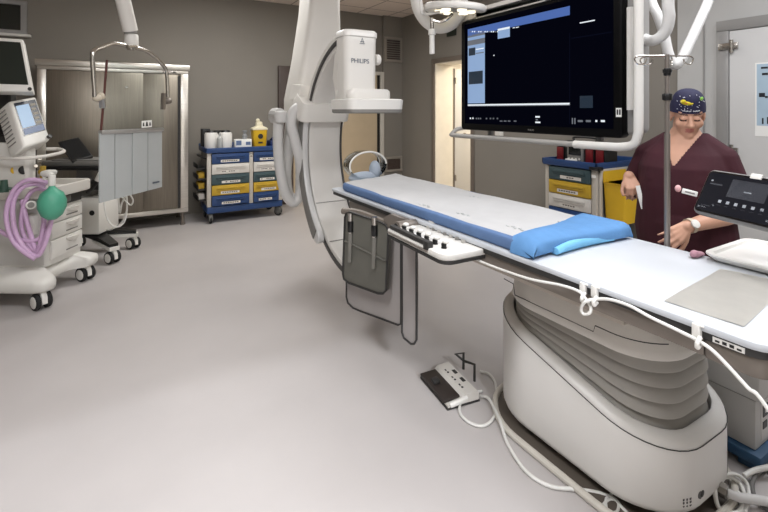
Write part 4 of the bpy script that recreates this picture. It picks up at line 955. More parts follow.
# ------------------------------------------------------------------ anaesthesia machine at the left edge; local x right, y away
am = thing('anaesthesia_machine', 'white anaesthesia machine with drawers and two screens at the left edge', 'anaesthesia machine', at(46, 262, d=3.55) * Vector((1, 1, 0)) if False else (at(46, 262, d=3.55).x, at(46, 262, d=3.55).y, 0), -math.atan2(SN, CS))
amw = mat('hospital white plastic', (222, 220, 214), .4, var=.015)
IA = FR[am.name].inverted()
def L(x, y, d): return IA @ at(x, y, d=d)
bp_ = [(-.85, -.20), (-.05, -.23), (.10, -.23), (.155, -.19), (.155, -.10), (.05, -.02), (.0, .06), (.0, .26), (.06, .33), (.11, .36), (.115, .45), (.06, .50), (-.3, .52), (-.85, .5)]
bp_s = [(p.x, p.y) for p in catmull([Vector((a, b, 0)) for a, b in bp_], 4)]
mb = MB(); mb.loft([[(x * s + o, y * s + oy, z) for x, y in bp_s] for z, s, o, oy in ((.135, .96, -.012, .005), (.15, .99, -.003, .001), (.19, 1.0, 0, 0), (.215, .985, -.005, .002), (.235, .90, -.04, .015), (.26, .72, -.10, .05))]); part('base', mb, amw, am, False, ang=60)
for (x, y, rz) in ((.085, -.16, -.5), (.04, .41, -.35), (-.7, -.12, .2), (-.7, .42, .2)): caster(am, x, y, .062, rz, white, rubber, white)
mb = MB(); mb.prism(rrect(-.80, .0, .0, .42, (.03, .05, .03, .03), 5), .25, .80, bev=.012); part('cabinet_body', mb, amw, am, False)
mb = MB(); mb.box((-.80, -.004, .27), (-.015, .004, .79), .003); mb.box((-.02, -.003, .28), (-.016, .0, .79)); part('side_panel', mb, mat('pale grey panel', (196, 194, 190), .45), am, False)
for i, (z0, z1) in enumerate(((.30, .452), (.46, .585), (.592, .70))):
    mb = MB(); mb.box((-.02, .035, z0), (.018, .405, z1), .01); q = part('drawer', mb, amw, am, False)
    mb = MB(); zz = z1 - .030; mb.loft([[(.018, .20 + .16 * u, zz + .012), (.018 + .028 * math.sin(PI * u) ** .6, .20 + .16 * u, zz + .010), (.018 + .022 * math.sin(PI * u) ** .6, .20 + .16 * u, zz - .022 * math.sin(PI * u) - .002), (.018, .20 + .16 * u, zz - .03 * math.sin(PI * u) - .004)] for u in [.02 + .96 * k / 8 for k in range(9)]]); mb.mi(1).box((.0175, .20, z0 + .028), (.0195, .34, z0 + .038)); part('drawer_handle', mb, [offwhite, greyp], q, False)
mb = MB(); mb.box((-.3, .10, .715), (.012, .40, .80), .004); part('equipment_bay', mb, dark, am, False)
mb = MB(); mb.box((-.01, .12, .73), (.02, .26, .78), .008); part('bay_block', mb, greyp, am, False)
# work top with rim
mb = MB(); o = rrect(-.82, -.04, .07, .47, (.03, .04, .06, .03), 5); mb.prism(o, .80, .84, bev=.012)
mb.loft([[(x, y, z) for x, y in oo] for oo, z in ((o, .825), (o, .885), (rrect(-.81, -.03, .06, .46, (.03, .035, .055, .03), 5), .892), (rrect(-.80, -.02, .05, .45, (.03, .03, .05, .03), 5), .885), (rrect(-.79, -.01, .04, .44, (.03, .03, .05, .03), 5), .842))]); part('work_top', mb, offwhite, am, False)
# column with gauges
mb = MB(); mb.prism(rrect(-.75, .02, -.16, .12, .03, 5), .84, 1.24, bev=.012); part('upper_column', mb, amw, am, False)
mb = MB(); mb.cyl(L(16, 170, 3.58), L(16, 170, 3.66), .035, .04, seg=18, bev=.008); mb.mi(1).cyl(L(24, 170, 3.57), L(24, 170, 3.66), .036, seg=18, bev=.008); mb.cyl(L(11, 171, 3.6), L(11, 171, 3.66), .018, seg=12); part('flow_valve', mb, [yellow, black], am, False)
mb = MB(); mb.cyl(L(36, 166, 3.6), L(36, 166, 3.66), .012); mb.box(L(37, 170, 3.62), L(41, 162, 3.66)); mb.cyl(L(40, 158, 3.61), L(40, 158, 3.66), .016); part('gauge_block', mb, steel, am, False)
mb = MB(); mb.cyl(L(43, 166, 3.5), L(43, 178, 3.5), .02); mb.ell(L(42, 172, 3.5), (.03, .02, .025)); part('yellow_cap', mb, mat('dull yellow plastic', (170, 140, 50), .5), am, False)
mb = MB(); P = [L(-10, 158, 3.5), L(16, 158.5, 3.46), L(40, 157, 3.55), L(58, 153.5, 3.72), L(64, 151, 3.82), L(58, 149, 3.9), L(46, 149, 3.85)]; mb.tube(P, .014, seg=10); part('push_handle', mb, offwhite, am, False)
# ventilator screen
def slabL(name, q, m, th, parent=am, bev=0, **kw):
    P = [L(*v) for v in q]; P[3] = P[0] + (P[2] - P[1]); n = (P[1] - P[0]).cross(P[3] - P[0]).normalized()
    mb = MB(); mb.loft([P, [p - n * th for p in P]])
    if bev: bmesh.ops.bevel(mb.bm, geom=mb.bm.edges[:], offset=bev, segments=3, affect='EDGES', profile=.5)
    return part(name, mb, m, parent, False, **kw), n, P
vs_ = [(24, 148, 3.46), (51, 139.5, 3.72), (36, 96, 3.86), (6, 95, 3.60)]
hs, n, P = slabL('ventilator_housing', vs_, amw, .16, bev=.02)
mb = MB()
def inq(P, u, v, off): return P[0].lerp(P[1], u).lerp(P[3].lerp(P[2], u), v) + n * off
def qd(mb, P, u0, v0, u1, v1, off, m, n_):
    mb.mi(m); q = [P[0].lerp(P[1], u).lerp(P[3].lerp(P[2], u), v) + n_ * off for u, v in ((u0, v0), (u1, v0), (u1, v1), (u0, v1))]; mb.loft([[p - n_ * .003 for p in q], q])
qd(mb, P, .12, .22, .92, .93, .002, 0, n); qd(mb, P, .16, .38, .62, .86, .004, 1, n); qd(mb, P, .16, .24, .90, .36, .004, 2, n)
for i in range(5): qd(mb, P, .68, .40 + i * .10, .86 - .03 * (i % 2), .45 + i * .10, .004, 3, n)
part('ventilator_screen', mb, [mat('screen slate', (24, 30, 44), .25, var=0, emit=((20, 28, 44), .7)), mat('screen sky', (136, 168, 200), .4, var=0, emit=((140, 170, 200), .9)), mat('screen steel blue', (62, 88, 130), .4, var=0, emit=((58, 84, 124), .8)), mat('screen brown text', (128, 116, 90), .4, var=0, emit=((116, 106, 84), .7))], hs, False)
mb = MB(); P0, P3 = L(24, 148, 3.46), L(6, 95, 3.60)
for i in range(9):
    c = P3.lerp(P0, .22 + i * .075) - n * .05; mb.tube([c + Vector((.0, -.006, 0)), c - n * .08 + Vector((0, -.006, 0))], .004, seg=6, smooth=False)
part('side_grille', mb, greyp, hs, False)
mb = MB(); c = inq(P, .93, .06, .006); mb.cyl(c - n * .005, c + n * .016, .016, seg=14); part('rotary_knob', mb, dark, hs, False)
# patient monitor above
ms_ = [(-45, 90, 3.45), (33, 92, 3.68), (23, 39, 3.76), (-45, 30, 3.52)]
ms2, n, P = slabL('patient_monitor', ms_, amw, .10, bev=.012)
mb = MB(); qd(mb, P, .03, .13, .955, .93, .002, 0, n); part('monitor_glass', mb, mat('dark green glass', (40, 44, 38), .5, var=0, spec=.15), ms2, False)
mb = MB(); c = inq(P, .965, .05, .0); mb.cyl(c, c + n * .012, .014, seg=12); part('monitor_knob', mb, dark, ms2, False)
mb = MB(); a = L(5, 92, 3.75); mb.box((a.x - .06, a.y, 1.2), (a.x + .05, a.y + .06, 1.75), .01); mb.box((-.6, .06, 1.2), (-.28, .20, 1.30), .02); part('monitor_stand', mb, dark, am, False)
# breathing hoses and bag
pur = mat('translucent mauve hose', (206, 172, 206), .4, var=.06, scale=60)
def hl(pts, r=.016): 
    mb = MB(); mb.tube([L(*p) for p in pts], r, seg=10, res=8); part('breathing_hose', mb, pur, am, False, ang=70)
hl([(48, 183, 3.42), (38, 180, 3.38), (25, 181, 3.36), (14, 190, 3.35), (7, 207, 3.34), (7, 224, 3.34), (13, 241, 3.34), (24, 252, 3.34), (35, 259, 3.35)], .0165)
hl([(46, 186, 3.44), (34, 184, 3.4), (22, 188, 3.38), (14, 200, 3.37), (13, 218, 3.36), (17, 236, 3.36), (27, 250, 3.36), (37, 256, 3.38), (44, 246, 3.40), (49, 230, 3.42), (52, 216, 3.45)], .0165)
hl([(47, 190, 3.5), (36, 189, 3.46), (28, 196, 3.45), (22, 212, 3.44), (22, 230, 3.43), (30, 246, 3.42), (38, 250, 3.42), (46, 236, 3.43), (50, 222, 3.46)], .0155)
hl([(22, 200, 3.46), (26, 218, 3.44), (31, 236, 3.43), (37, 252, 3.42), (41, 240, 3.43), (44, 222, 3.45), (44, 204, 3.5)], .017)
hl([(-12, 222, 3.42), (0, 231, 3.40), (14, 238, 3.40), (30, 241, 3.42), (40, 238, 3.44), (44, 228, 3.48)], .016)
mb = MB(); b = L(52, 203, 3.36)
mb.lathe([(.0, -.125), (.03, -.122), (.068, -.09), (.092, -.03), (.092, .02), (.072, .075), (.04, .10), (.022, .12), (.018, .135)], b, seg=28); part('breathing_bag', mb, mat('green rubber bag', (82, 164, 136), .45, var=.05, scale=14, bump=.15, bscale=30), am, False, ang=70)
mb = MB(); mb.cyl(b + Vector((0, 0, .13)), b + Vector((0, 0, .21)), .024, seg=16, bev=.004); mb.tube([b + Vector((0, 0, .2)), b + Vector((-.03, .01, .215)), b + Vector((-.09, .03, .215))], .022); mb.tube([b + Vector((-.09, .03, .215)), b + Vector((-.14, .15, .21)), b + Vector((-.14, .22, .20))], .02); mb.cyl(b + Vector((-.08, .03, .17)), b + Vector((-.08, .03, .225)), .012); part('bag_connector', mb, amw, am, False)
mb = MB(); mb.cyl(L(31, 205, 3.43), L(31, 205, 3.56), .034, seg=20, bev=.005); mb.mi(1).cyl(L(31, 205, 3.425), L(31, 205, 3.43), .022, seg=16); part('absorber_port', mb, [amw, greyp], am, False)
mb = MB(); mb.box((-.14, -.05, .52), (-.06, .01, .68), .012); mb.mi(1).box((-.115, -.053, .55), (-.085, -.049, .62)); part('absorber_box', mb, [amw, greyp], am, False)
mb = MB(); mb.cyl(L(4, 192, 3.4), L(4, 180, 3.4), .03, .022); mb.cyl(L(4, 188, 3.4), L(20, 190, 3.46), .012); part('port_valve', mb, mat('dark green fitting', (46, 74, 62), .45), am, False)

# ------------------------------------------------------------------ workstation trolley behind it
oo = at(99, 240, d=4.5)
ws = thing('workstation_trolley', 'white and black computer trolley between the anaesthesia machine and the steel cabinet', 'trolley', (oo.x, oo.y, 0), -math.atan2(SN, CS))
IW = FR[ws.name].inverted()
def Lw(x, y, d): return IW @ at(x, y, d=d)
mb = MB(); mb.box((-.42, 0, .25), (0, .34, .62), .014); part('cabinet_body', mb, amw, ws, False)
mb = MB(); c = Lw(92, 213, 4.5); mb.cyl((c.x, -.003, c.z), (c.x, .004, c.z), .026, seg=20); part('round_lock', mb, black, ws, False)
mb = MB(); mb.box((-.30, .10, .60), (-.14, .26, .98), .01); part('lift_column', mb, greyp, ws, False)
mb = MB(); mb.box((-.62, -.06, .90), (.05, .36, .935), .012); part('keyboard_shelf', mb, black, ws, False)
mb = MB(); mb.box((-.60, .02, .935), (.04, .32, .985), .012); mb.box((-.5, .03, .985), (.02, .3, 1.0), .004); part('shelf_top', mb, greyp, ws, False)
mb = MB(); mb.box((-.40, -.02, .70), (.04, .30, .78), .012); part('lower_shelf', mb, dark, ws, False)
mb = MB(); P = [Lw(101, 176, 4.42), Lw(97, 182, 4.42), Lw(92, 188, 4.44), Lw(88, 192, 4.5)]; mb.tube(P, .022, seg=10); part('pull_handle', mb, black, ws, False)
mb = MB(); mb.cyl(Lw(101, 173, 4.41), Lw(97.5, 181, 4.41), .027, seg=14, bev=.006); part('handle_grip', mb, white, ws, False)
mq = [(72, 161.5, 4.50), (93, 156, 4.62), (78.5, 137, 4.78), (55, 140.5, 4.62)]
P = [Lw(*v) for v in mq]; P[3] = P[0] + (P[2] - P[1]); n = (P[1] - P[0]).cross(P[3] - P[0]).normalized()
mb = MB(); mb.loft([P, [p - n * .03 for p in P]]); bmesh.ops.bevel(mb.bm, geom=mb.bm.edges[:], offset=.006, segments=2, affect='EDGES', profile=.5); mo = part('computer_screen', mb, dark, ws, False)
mb = MB(); qd(mb, P, .04, .06, .96, .95, .001, 0, n); part('screen_glass', mb, mat('dull dark glass', (30, 32, 34), .25, var=0), mo, False)
mb = MB(); a = Lw(80, 158, 4.66); b = Lw(79, 166, 4.62); mb.tube([a, b + Vector((0, 0, .03)), b], .022); mb.cyl((b.x, b.y, .996), (b.x, b.y, 1.015), .09, seg=20, bev=.005); part('screen_foot', mb, black, ws, False)
# legs
for (cx_, cd) in ((-2.66, 4.4), (-2.72, 4.87), (-3.35, 4.35), (-3.35, 4.92)):
    w = Vector((CS * cx_ + SN * cd, -SN * cx_ + CS * cd, 0)); c = IW @ w
    a = Vector((-.22, .2, .20)); hgt = .165
    mb = MB(); d_ = Vector((c.x - a.x, c.y - a.y, 0)); s_ = Vector((-d_.y, d_.x, 0)).normalized()
    mb.loft([[p + q for q in (s_ * w_, s_ * w_ + Vector((0, 0, t_)), -s_ * w_ + Vector((0, 0, t_)), -s_ * w_)] for p, w_, t_ in ((a, .08, .05), (a.lerp(Vector((c.x, c.y, hgt)), .6) + Vector((0, 0, .012)), .055, .04), (Vector((c.x, c.y, hgt)) + d_.normalized() * .03, .04, .03))])
    lg = part('leg', mb, black, ws, False, ang=60)
    mb = MB(); mb.loft([[p + q for q in (s_ * w_, s_ * w_ + Vector((0, 0, t_)), -s_ * w_ + Vector((0, 0, t_)), -s_ * w_)] for p, w_, t_ in ((a.lerp(Vector((c.x, c.y, hgt)), .35) + Vector((0, 0, -.03)), .05, .03), (Vector((c.x, c.y, hgt - .035)) + d_.normalized() * .045, .045, .035))]); part('leg_trim', mb, white, lg, False)
    caster(ws, c.x, c.y, .06, -.4, white, rubber, white)
mb = MB()
mb.tube([Lw(*p) for p in ((106, 190, 4.35), (104.5, 205, 4.2), (108, 220, 4.2), (116, 227, 4.2), (124, 222, 4.25), (127, 208, 4.3), (126, 190, 4.3))], .008, seg=6); part('cable', mb, cablew, ws, False)
mb = MB()
mb.tube([Lw(*p) for p in ((118, 190, 4.3), (119, 205, 4.3), (120, 213, 4.3), (122, 203, 4.28), (128, 194, 4.28), (133, 200, 4.3), (130, 205, 4.3), (121, 196, 4.3))], .008, seg=6); mb.tube([Lw(*p) for p in ((127, 210, 4.3), (122, 222, 4.3), (112, 229, 4.35), (107, 230, 4.45))], .008, seg=6); part('cable', mb, cablew, ws, False)
# ------------------------------------------------------------------ foot pedal
fp = thing('foot_pedal', 'white foot switch with a black pedal and wire guard on the floor', 'foot pedal', (1.54, 1.92, 0))
q = [at(421.5, 373, z=.03), at(448, 359, z=.06), at(478.5, 388.5, z=.06), at(446.5, 403, z=.03)]
u = ((q[3] - q[0]) + (q[2] - q[1])).normalized(); v = (q[1] - q[0])
u.z = 0; v.z = 0; Mf = frame3((q[0].x, q[0].y, 0), u, v); LX = ((q[3] - q[0]).length + (q[2] - q[1]).length) / 2; LY = v.length
mb = MB(); mb.loft([[Mf @ Vector((x, y, z)) for x, y, z in ((x_, .0, .006), (x_, .0, .022), (x_, LY * .45, .034), (x_, LY * .55, .052), (x_, LY * .95, .056), (x_, LY, .045), (x_, LY, .006))] for x_ in (.0, .012, LX * .5, LX - .012, LX)]); part('pedal_housing', mb, offwhite, fp)
mb = MB(); mb.box((-.004, -.008, 0), (LX + .004, LY + .004, .010), .003, M=Mf); part('rubber_foot_plate', mb, dark, fp)
pt = Matrix.Rotation(math.radians(3), 4, 'X')
mb = MB(); mb.box((.012, -.014, .022), (LX * .93, LY * .46, .040), .006, M=Mf @ pt); part('black_pedal', mb, mat('black brown pedal', (44, 36, 33), .55), fp)
mb = MB(); mb.box((LX * .36, LY * .02, .040), (LX * .50, LY * .22, .062), .006, M=Mf @ pt); mb.box((LX * .30, LY * .18, .040), (LX * .42, LY * .28, .05), .004, M=Mf @ pt); part('pedal_ridge', mb, dark, fp)
for i, x in enumerate((.2, .45, .7)):
    mb = MB(); mb.box((LX * x, LY * .62, .0545), (LX * x + .013, LY * .66, .0565), M=Mf); mb.cyl(Mf @ Vector((LX * x + .03, LY * .65, .054)), Mf @ Vector((LX * x + .03, LY * .65, .0565)), .006, seg=10); part('pedal_mark', mb, dark, fp)
for x in (.28, .55):
    mb = MB(); mb.box((LX * x, LY * .80, .055), (LX * x + .035, LY * .90, .0575), M=Mf); part('pedal_mark', mb, dark, fp)
mb = MB(); mb.tube([Mf @ Vector((LX * 1.0, LY * .06, .022)), Mf @ Vector((LX * 1.02, LY * .3, .03)), Mf @ Vector((LX * .99, LY * .6, .034))], .013); part('cord_sleeve', mb, white, fp)
mb = MB(); xw = 1.66
P = [at(463.5, 369, X=xw), at(463.5, 353, X=xw), at(455.5, 354, X=xw + .0), at(464, 361, X=xw), at(474.5, 364.5, X=xw), at(474.5, 381, X=xw)]
P[2] = at(455.5, 354, X=1.635)
mb.tube([p for p in P], .0075, seg=8, smooth=False); part('wire_guard', mb, dark, fp)

# ------------------------------------------------------------------ cables on the floor
zc_ = .010
def fl_(pts, z=zc_): return [at(x, y, z=z) for x, y in pts]
P = fl_([(482, 391), (470, 394), (461, 402), (460, 412), (467, 421), (480, 426), (490, 422), (496, 411), (497, 396), (495, 382), (489, 374), (480, 371)])
cab('pedal_cable', P, .007, cablew, 'white cable coiled in a loop beside the foot pedal')
P = fl_([(480, 396), (488, 401), (494, 411), (500, 424), (506, 440), (514, 455), (524, 469), (537, 480), (553, 487), (572, 489), (588, 491), (602, 494), (614, 499), (622, 508), (634, 520), (650, 530)])
for p in P[1:4]: p.z += .016
cab('floor_cable', P, .0075, cablew, 'white cable running along the floor past the pedestal front')
P = fl_([(603, 516), (603, 506), (610, 500), (618, 503), (617, 512), (608, 512), (606, 500), (612, 494)]); cab('coiled_cable', P, .006, cablew, 'small white cable coil under the near corner of the pedestal')

# ------------------------------------------------------------------ power unit on a blue stand behind the pedestal
gr1 = mat('mid grey case', (186, 185, 182), .5, var=.02); gr2 = mat('pale grey case', (206, 204, 200), .5, var=.02)
BX, BY = 2.285, .82
mb = MB(); mb.box((BX - .03, BY - .03, 0.03), (BX + .40, BY + .20, .078), .012); mb.box((BX - .01, BY - .01, .0), (BX + .06, BY + .06, .04), .004); mb.box((BX + .3, BY - .01, 0), (BX + .38, BY + .06, .04), .004); mb.box((BX - .01, BY + .12, 0), (BX + .06, BY + .19, .04), .004)
solo('equipment_stand', mb, mat('petrol blue stand', (44, 82, 116), .5), 'low blue floor stand under the grey boxes by the pedestal', 'stand')
t = thing('power_unit', 'grey metal box with black labels standing on the low blue stand', 'power unit', (BX + .18, BY + .1, .079))
mb = MB(); mb.box((BX, BY, .079), (BX + .36, BY + .19, .285), .006); part('unit_case', mb, gr1, t)
mb = MB(); mb.box((BX + .05, BY - .003, .10), (BX + .33, BY + .001, .27), .002)
mb.mi(1)
for (a, b, c, e) in ((.06, .20, .12, .25), (.06, .15, .10, .18), (.15, .20, .30, .25), (.14, .12, .2, .17), (.23, .12, .3, .17)): mb.box((BX + a, BY - .005, b), (BX + c, BY - .002, e))
mb.mi(2).box((BX + .08, BY - .006, .215), (BX + .10, BY - .004, .235)); part('connector_panel', mb, [gr2, dark, paper], t)
t = thing('power_unit', 'wider grey box lying on top of the labelled grey box', 'power unit', (BX + .19, BY + .1, .286))
mb = MB(); mb.box((BX - .02, BY - .02, .292), (BX + .40, BY + .20, .42), .012); part('unit_case', mb, gr1, t)
mb = MB(); mb.box((BX + .0, BY + .0, .286), (BX + .36, BY + .19, .293)); part('unit_foot', mb, black, t)
mb = MB(); mb.box((BX + .08, BY - .024, .32), (BX + .2, BY - .018, .38), .004); part('socket', mb, black, t)
mb = MB(); mb.ell((2.36, .93, .452), (.06, .05, .028)); mb.cyl((2.36, .93, .42), (2.36, .93, .45), .065, seg=20); solo('table_knob', mb, offwhite, 'round white knob on the upper grey box under the table foot', 'knob')
# plug and hoses at the near end of the pedestal
def P3(*pts): return [at(x, y, z=z) for x, y, z in pts]
t = thing('floor_connector', 'metal connector and white hose leaving the pedestal near end', 'connector', at(724, 490, z=.0))
mb = MB(); a, b = at(712, 484, z=.06), at(728, 493, z=.06); mb.cyl(a, b, .020, seg=16, bev=.003); mb.cyl(a.lerp(b, .55), a.lerp(b, .95), .027, seg=8); part('metal_plug', mb, mat('dull steel', (150, 146, 140), .35, .9), t)
mb = MB(); mb.tube(P3((726, 492, .06), (738, 497, .05), (752, 499, .04), (775, 503, .03), (800, 508, .03)), .016, seg=12); part('white_hose', mb, hosew, t, ang=60)
cab('coiled_cable', P3((748, 504, .012), (741, 486, .02), (731, 477, .05), (718, 480, .07), (715, 492, .06), (719, 508, .02), (731, 514, .012), (742, 508, .012), (738, 492, .02)), .008, cablew, 'white cable coiled in loops round the metal connector')
cab('coiled_cable', P3((712, 492, .05), (720, 478, .07), (734, 474, .06), (746, 482, .03), (749, 495, .012), (745, 512, .012)), .007, cablew, 'white cable arching behind the metal connector')
cab('grey_cable', P3((800, 462, .02), (770, 467, .02), (757, 474, .02), (752, 486, .02), (757, 500, .012), (770, 512, .012)), .008, mat('mid grey cable', (104, 102, 100), .5), 'thin grey cable curving on the floor at the right edge')
cab('white_cable', P3((744, 476, .03), (756, 470, .04), (775, 466, .05), (800, 462, .05)), .010, cablew, 'white cable lying before the low blue stand')
# ------------------------------------------------------------------ the person
skin = mat('skin', (196, 150, 126), .55, var=.04, scale=14); lipm = mat('lips', (178, 112, 100), .5, var=0); browm = mat('dark brown brows', (58, 42, 36), .7, var=0); lashm = mat('dark lashes', (50, 36, 34), .6, var=0)
scrub = mat('maroon scrub cloth', (56, 10, 24), .85, var=.10, scale=9, bump=.35, bscale=9)
HX, HY = 2.43, 1.165
pr = thing('person', 'person in maroon scrubs and a patterned navy cap looking down behind the table', 'person', (HX, HY, 0))
f = Vector((-.985, -.17, 0)).normalized(); l = Vector((.17, -.985, 0)).normalized(); up = Vector((0, 0, 1))
def B_(a, b, z): return Vector((HX, HY, 0)) + f * a + l * b + up * z      # a forward, b to her left
MBody = Matrix((f, l, up)).transposed().to_4x4(); MBody.translation = (HX, HY, 0)   # local x forward, y left
def remesh(mb, vox, it=4, fac=.5):
    me = bpy.data.meshes.new('r'); mb.bm.to_mesh(me); mb.bm.free(); o = bpy.data.objects.new('r', me); COL.objects.link(o)
    r = o.modifiers.new('r', 'REMESH'); r.mode = 'VOXEL'; r.voxel_size = vox
    s = o.modifiers.new('s', 'SMOOTH'); s.factor = fac; s.iterations = it
    dg = bpy.context.evaluated_depsgraph_get(); m2 = bpy.data.meshes.new_from_object(o.evaluated_get(dg))
    bpy.data.objects.remove(o); bpy.data.meshes.remove(me)
    out = MB(); out.bm.from_mesh(m2); bpy.data.meshes.remove(m2)
    return out
def ering(z, rx, ry, ox=0, oy=0, n=28): return [MBody @ Vector((ox + rx * math.cos(2 * PI * k / n), oy + ry * math.sin(2 * PI * k / n), z)) for k in range(n)]
TORSO = [(.70, .12, .165, 0), (.80, .14, .20, 0), (.90, .150, .215, .0), (1.02, .150, .20, .01), (1.12, .150, .19, .018), (1.22, .145, .188, .012), (1.285, .118, .168, .0), (1.33, .095, .130, -.012), (1.375, .078, .092, -.016), (1.41, .066, .070, -.018)]
sl, sr = B_(-.015, .160, 1.262), B_(-.015, -.170, 1.262)
el, er = B_(.0, .235, 1.035), B_(-.03, -.255, 1.05)
wl = at(686, 227, d=1.99); wr = at(629, 176, d=2.36)
hl_ = at(672, 238, d=1.96); hr_ = at(634, 186, d=2.31)
# head frame
hc = at(687.5, 114.5, d=2.215)
cam_dir = Vector((-hc.x, -hc.y, 0)).normalized()
fd = Matrix.Rotation(math.radians(10), 3, 'Z') @ cam_dir      # face turned a little past the viewer
tiltax = Vector((-fd.y, fd.x, 0))
hfwd = (fd * math.cos(math.radians(20)) - up * math.sin(math.radians(20))).normalized()
hup = (up * math.cos(math.radians(20)) + fd * math.sin(math.radians(20))).normalized()
hleft = hup.cross(hfwd).normalized()
HS = .92
MH = (Matrix((hleft, hfwd, hup)).transposed() * HS).to_4x4(); MH.translation = hc
def Hh(x, y, z): return MH @ Vector((x, y, z))
R3 = MH.to_3x3().to_4x4()
def hell(mb, c, r, seg=18): mb.ell(Hh(*c), r, M=R3, seg=seg)
mb = MB()
mb.loft([ering(z, a - .012, b - .014, ox) for z, a, b, ox in TORSO])
mb.caps(B_(-.02, 0, 1.30), Hh(0, -.03, -.05), .062, .054)
for ss, sd in ((sl, 1), (sr, -1)): mb.caps(B_(-.02, sd * .05, 1.345), ss, .045, .050)
for s, e, w in ((sl, el, wl), (sr, er, wr)):
    mb.caps(s, e, .050, .041); mb.caps(e, e.lerp(w, .35), .041, .042); mb.caps(e.lerp(w, .35), w, .042, .027)
for sd in (-1, 1):
    mb.caps(B_(0, sd * .10, .78), B_(-.05, sd * .095 - .05, .46), .095, .062); mb.caps(B_(-.05, sd * .095 - .05, .46), B_(-.08, sd * .095 - .06, .30), .058, .060); mb.caps(B_(-.08, sd * .095 - .06, .30), B_(-.10, sd * .095 - .07, .09), .060, .038)
    mb.caps(B_(-.11, sd * .095 - .07, .05), B_(.05, sd * .105 - .07, .035), .038, .030)
def hand(mb, w, tip, back, thumb_side, curl, size=.95):
    """w wrist, tip direction point, back normal of the back of the hand, thumb_side +-1, curl per joint in degrees"""
    d0 = (tip - w).normalized(); bn = (back - d0 * back.dot(d0)).normalized(); lat = d0.cross(bn).normalized() * thumb_side
    kn = []
    for i in range(4):
        k = w + d0 * (.085 - .004 * abs(i - 1)) * size + lat * (.033 - .021 * i) * size
        mb.caps(w + lat * (.016 - .010 * i) * size, k, .015 * size, .012 * size, seg=10); kn.append(k)
    for i, (k, ln, rr) in enumerate(zip(kn, (.072, .080, .074, .058), (.0095, .0098, .0092, .0082))):
        dv = d0.copy(); p = k
        for j, fr in enumerate((.46, .31, .23)):
            dv = Matrix.Rotation(math.radians(curl[j]) * (1 if True else 1), 3, lat * thumb_side) @ dv if False else (dv * math.cos(math.radians(curl[j])) - bn * math.sin(math.radians(curl[j]))).normalized()
            bn_ = bn
            q = p + dv * ln * fr * size + lat * .002 * (1.5 - i)
            mb.caps(p, q, rr * (1 - .1 * j) * size, rr * (.93 - .1 * j) * size, seg=10); p = q
    tb0 = w + d0 * .02 * size + lat * .022 * size; tv = (d0 * .75 + lat * .62 - bn * .25).normalized()
    t1 = tb0 + tv * .042 * size; t2 = t1 + (tv * .8 + d0 * .35 - bn * .2).normalized() * .032 * size; t3 = t2 + (d0 - bn * .35).normalized() * .024 * size
    mb.caps(tb0, t1, .016 * size, .0125 * size, seg=10); mb.caps(t1, t2, .0115 * size, .0105 * size, seg=10); mb.caps(t2, t3, .0105 * size, .009 * size, seg=10)
toc = Vector((-SN, -CS, 0))      # towards the viewer
hand(mb, wl, hl_, (toc + up * .5).normalized(), -1, (18, 26, 20))
hand(mb, wr, hr_ + up * -.01, (toc * .6 + up * .75 + Vector((-.2, .2, 0))).normalized(), 1, (48, 62, 45), .9)
# head
hell(mb, (0, -.012, .035), (.073, .092, .082)); hell(mb, (0, .022, -.035), (.060, .066, .072)); hell(mb, (0, .045, -.075), (.040, .038, .032)); mb.ell(Hh(0, .070, -.092), (.02,) * 3)
hell(mb, (0, .052, .035), (.058, .030, .030))
for s in (-1, 1):
    hell(mb, (s * .036, .055, -.028), (.028, .027, .028)); hell(mb, (s * .074, -.012, -.012), (.010, .022, .032)); hell(mb, (s * .031, .075, .004), (.016, .010, .010))
    mb.ell(Hh(s * .012, .094, -.031), (.0085,) * 3, seg=10)
mb.caps(Hh(0, .080, .012), Hh(0, .103, -.026), .009, .0125, seg=12); mb.ell(Hh(0, .105, -.027), (.0125,) * 3, seg=12)
hell(mb, (0, .079, -.054), (.018, .013, .006)); hell(mb, (0, .077, -.063), (.016, .013, .007)); hell(mb, (0, .06, -.05), (.036, .026, .024))
body = remesh(mb, .0045, 5, .5)
IH = MH.inverted()
body.bm.faces.ensure_lookup_table()
for fc in body.bm.faces:
    c = IH @ fc.calc_center_median()
    if c.y > .04 and abs(c.z) < .13 and abs(c.x) < .08:
        ax = abs(c.x)
        if ax < .019 and -.071 < c.z < -.0475 - .1 * max(0, .006 - ax) and c.y > .068: fc.material_index = 1
        zb_ = .024 + .10 * (ax - .018) * (1 if ax < .04 else -1.2) 
        if .013 < ax < .052 and abs(c.z - .0265 + .0) < .0038 + 0: fc.material_index = 2
        if .017 < ax < .046 and -.0075 < c.z - (-.004 + .5 * abs(ax - .031) * .5) < .0015: fc.material_index = 3
part('body', body, [skin, lipm, browm, lashm], pr, ang=180)
# scrub top
mb = MB(); mb.loft([ering(z, a + .006, b + .008, ox) for z, a, b, ox in TORSO])
for ss, sd in ((sl, 1), (sr, -1)): mb.caps(B_(-.02, sd * .055, 1.345), ss, .058, .063)
for s, e in ((sl, el), (sr, er)):
    mb.caps(s + (e - s) * -.02, s.lerp(e, .82), .062, .066)
mb.ell(B_(.07, .075, 1.16), (.085, .085, .085)); mb.ell(B_(.07, -.075, 1.16), (.085, .085, .085)); mb.ell(B_(.055, 0, .95), (.12, .15, .13))
top_ = remesh(mb, .0045, 8, .6)
IB = MBody.inverted(); kill = []
for fc in top_.bm.faces:
    c = IB @ fc.calc_center_median()
    if c.x > -.02 and c.z > 1.235 and abs(c.y) < (c.z - 1.225) * .52: kill.append(fc)
    elif c.z > 1.385: kill.append(fc)
    elif c.z < .74: kill.append(fc)
bmesh.ops.delete(top_.bm, geom=kill, context='FACES')
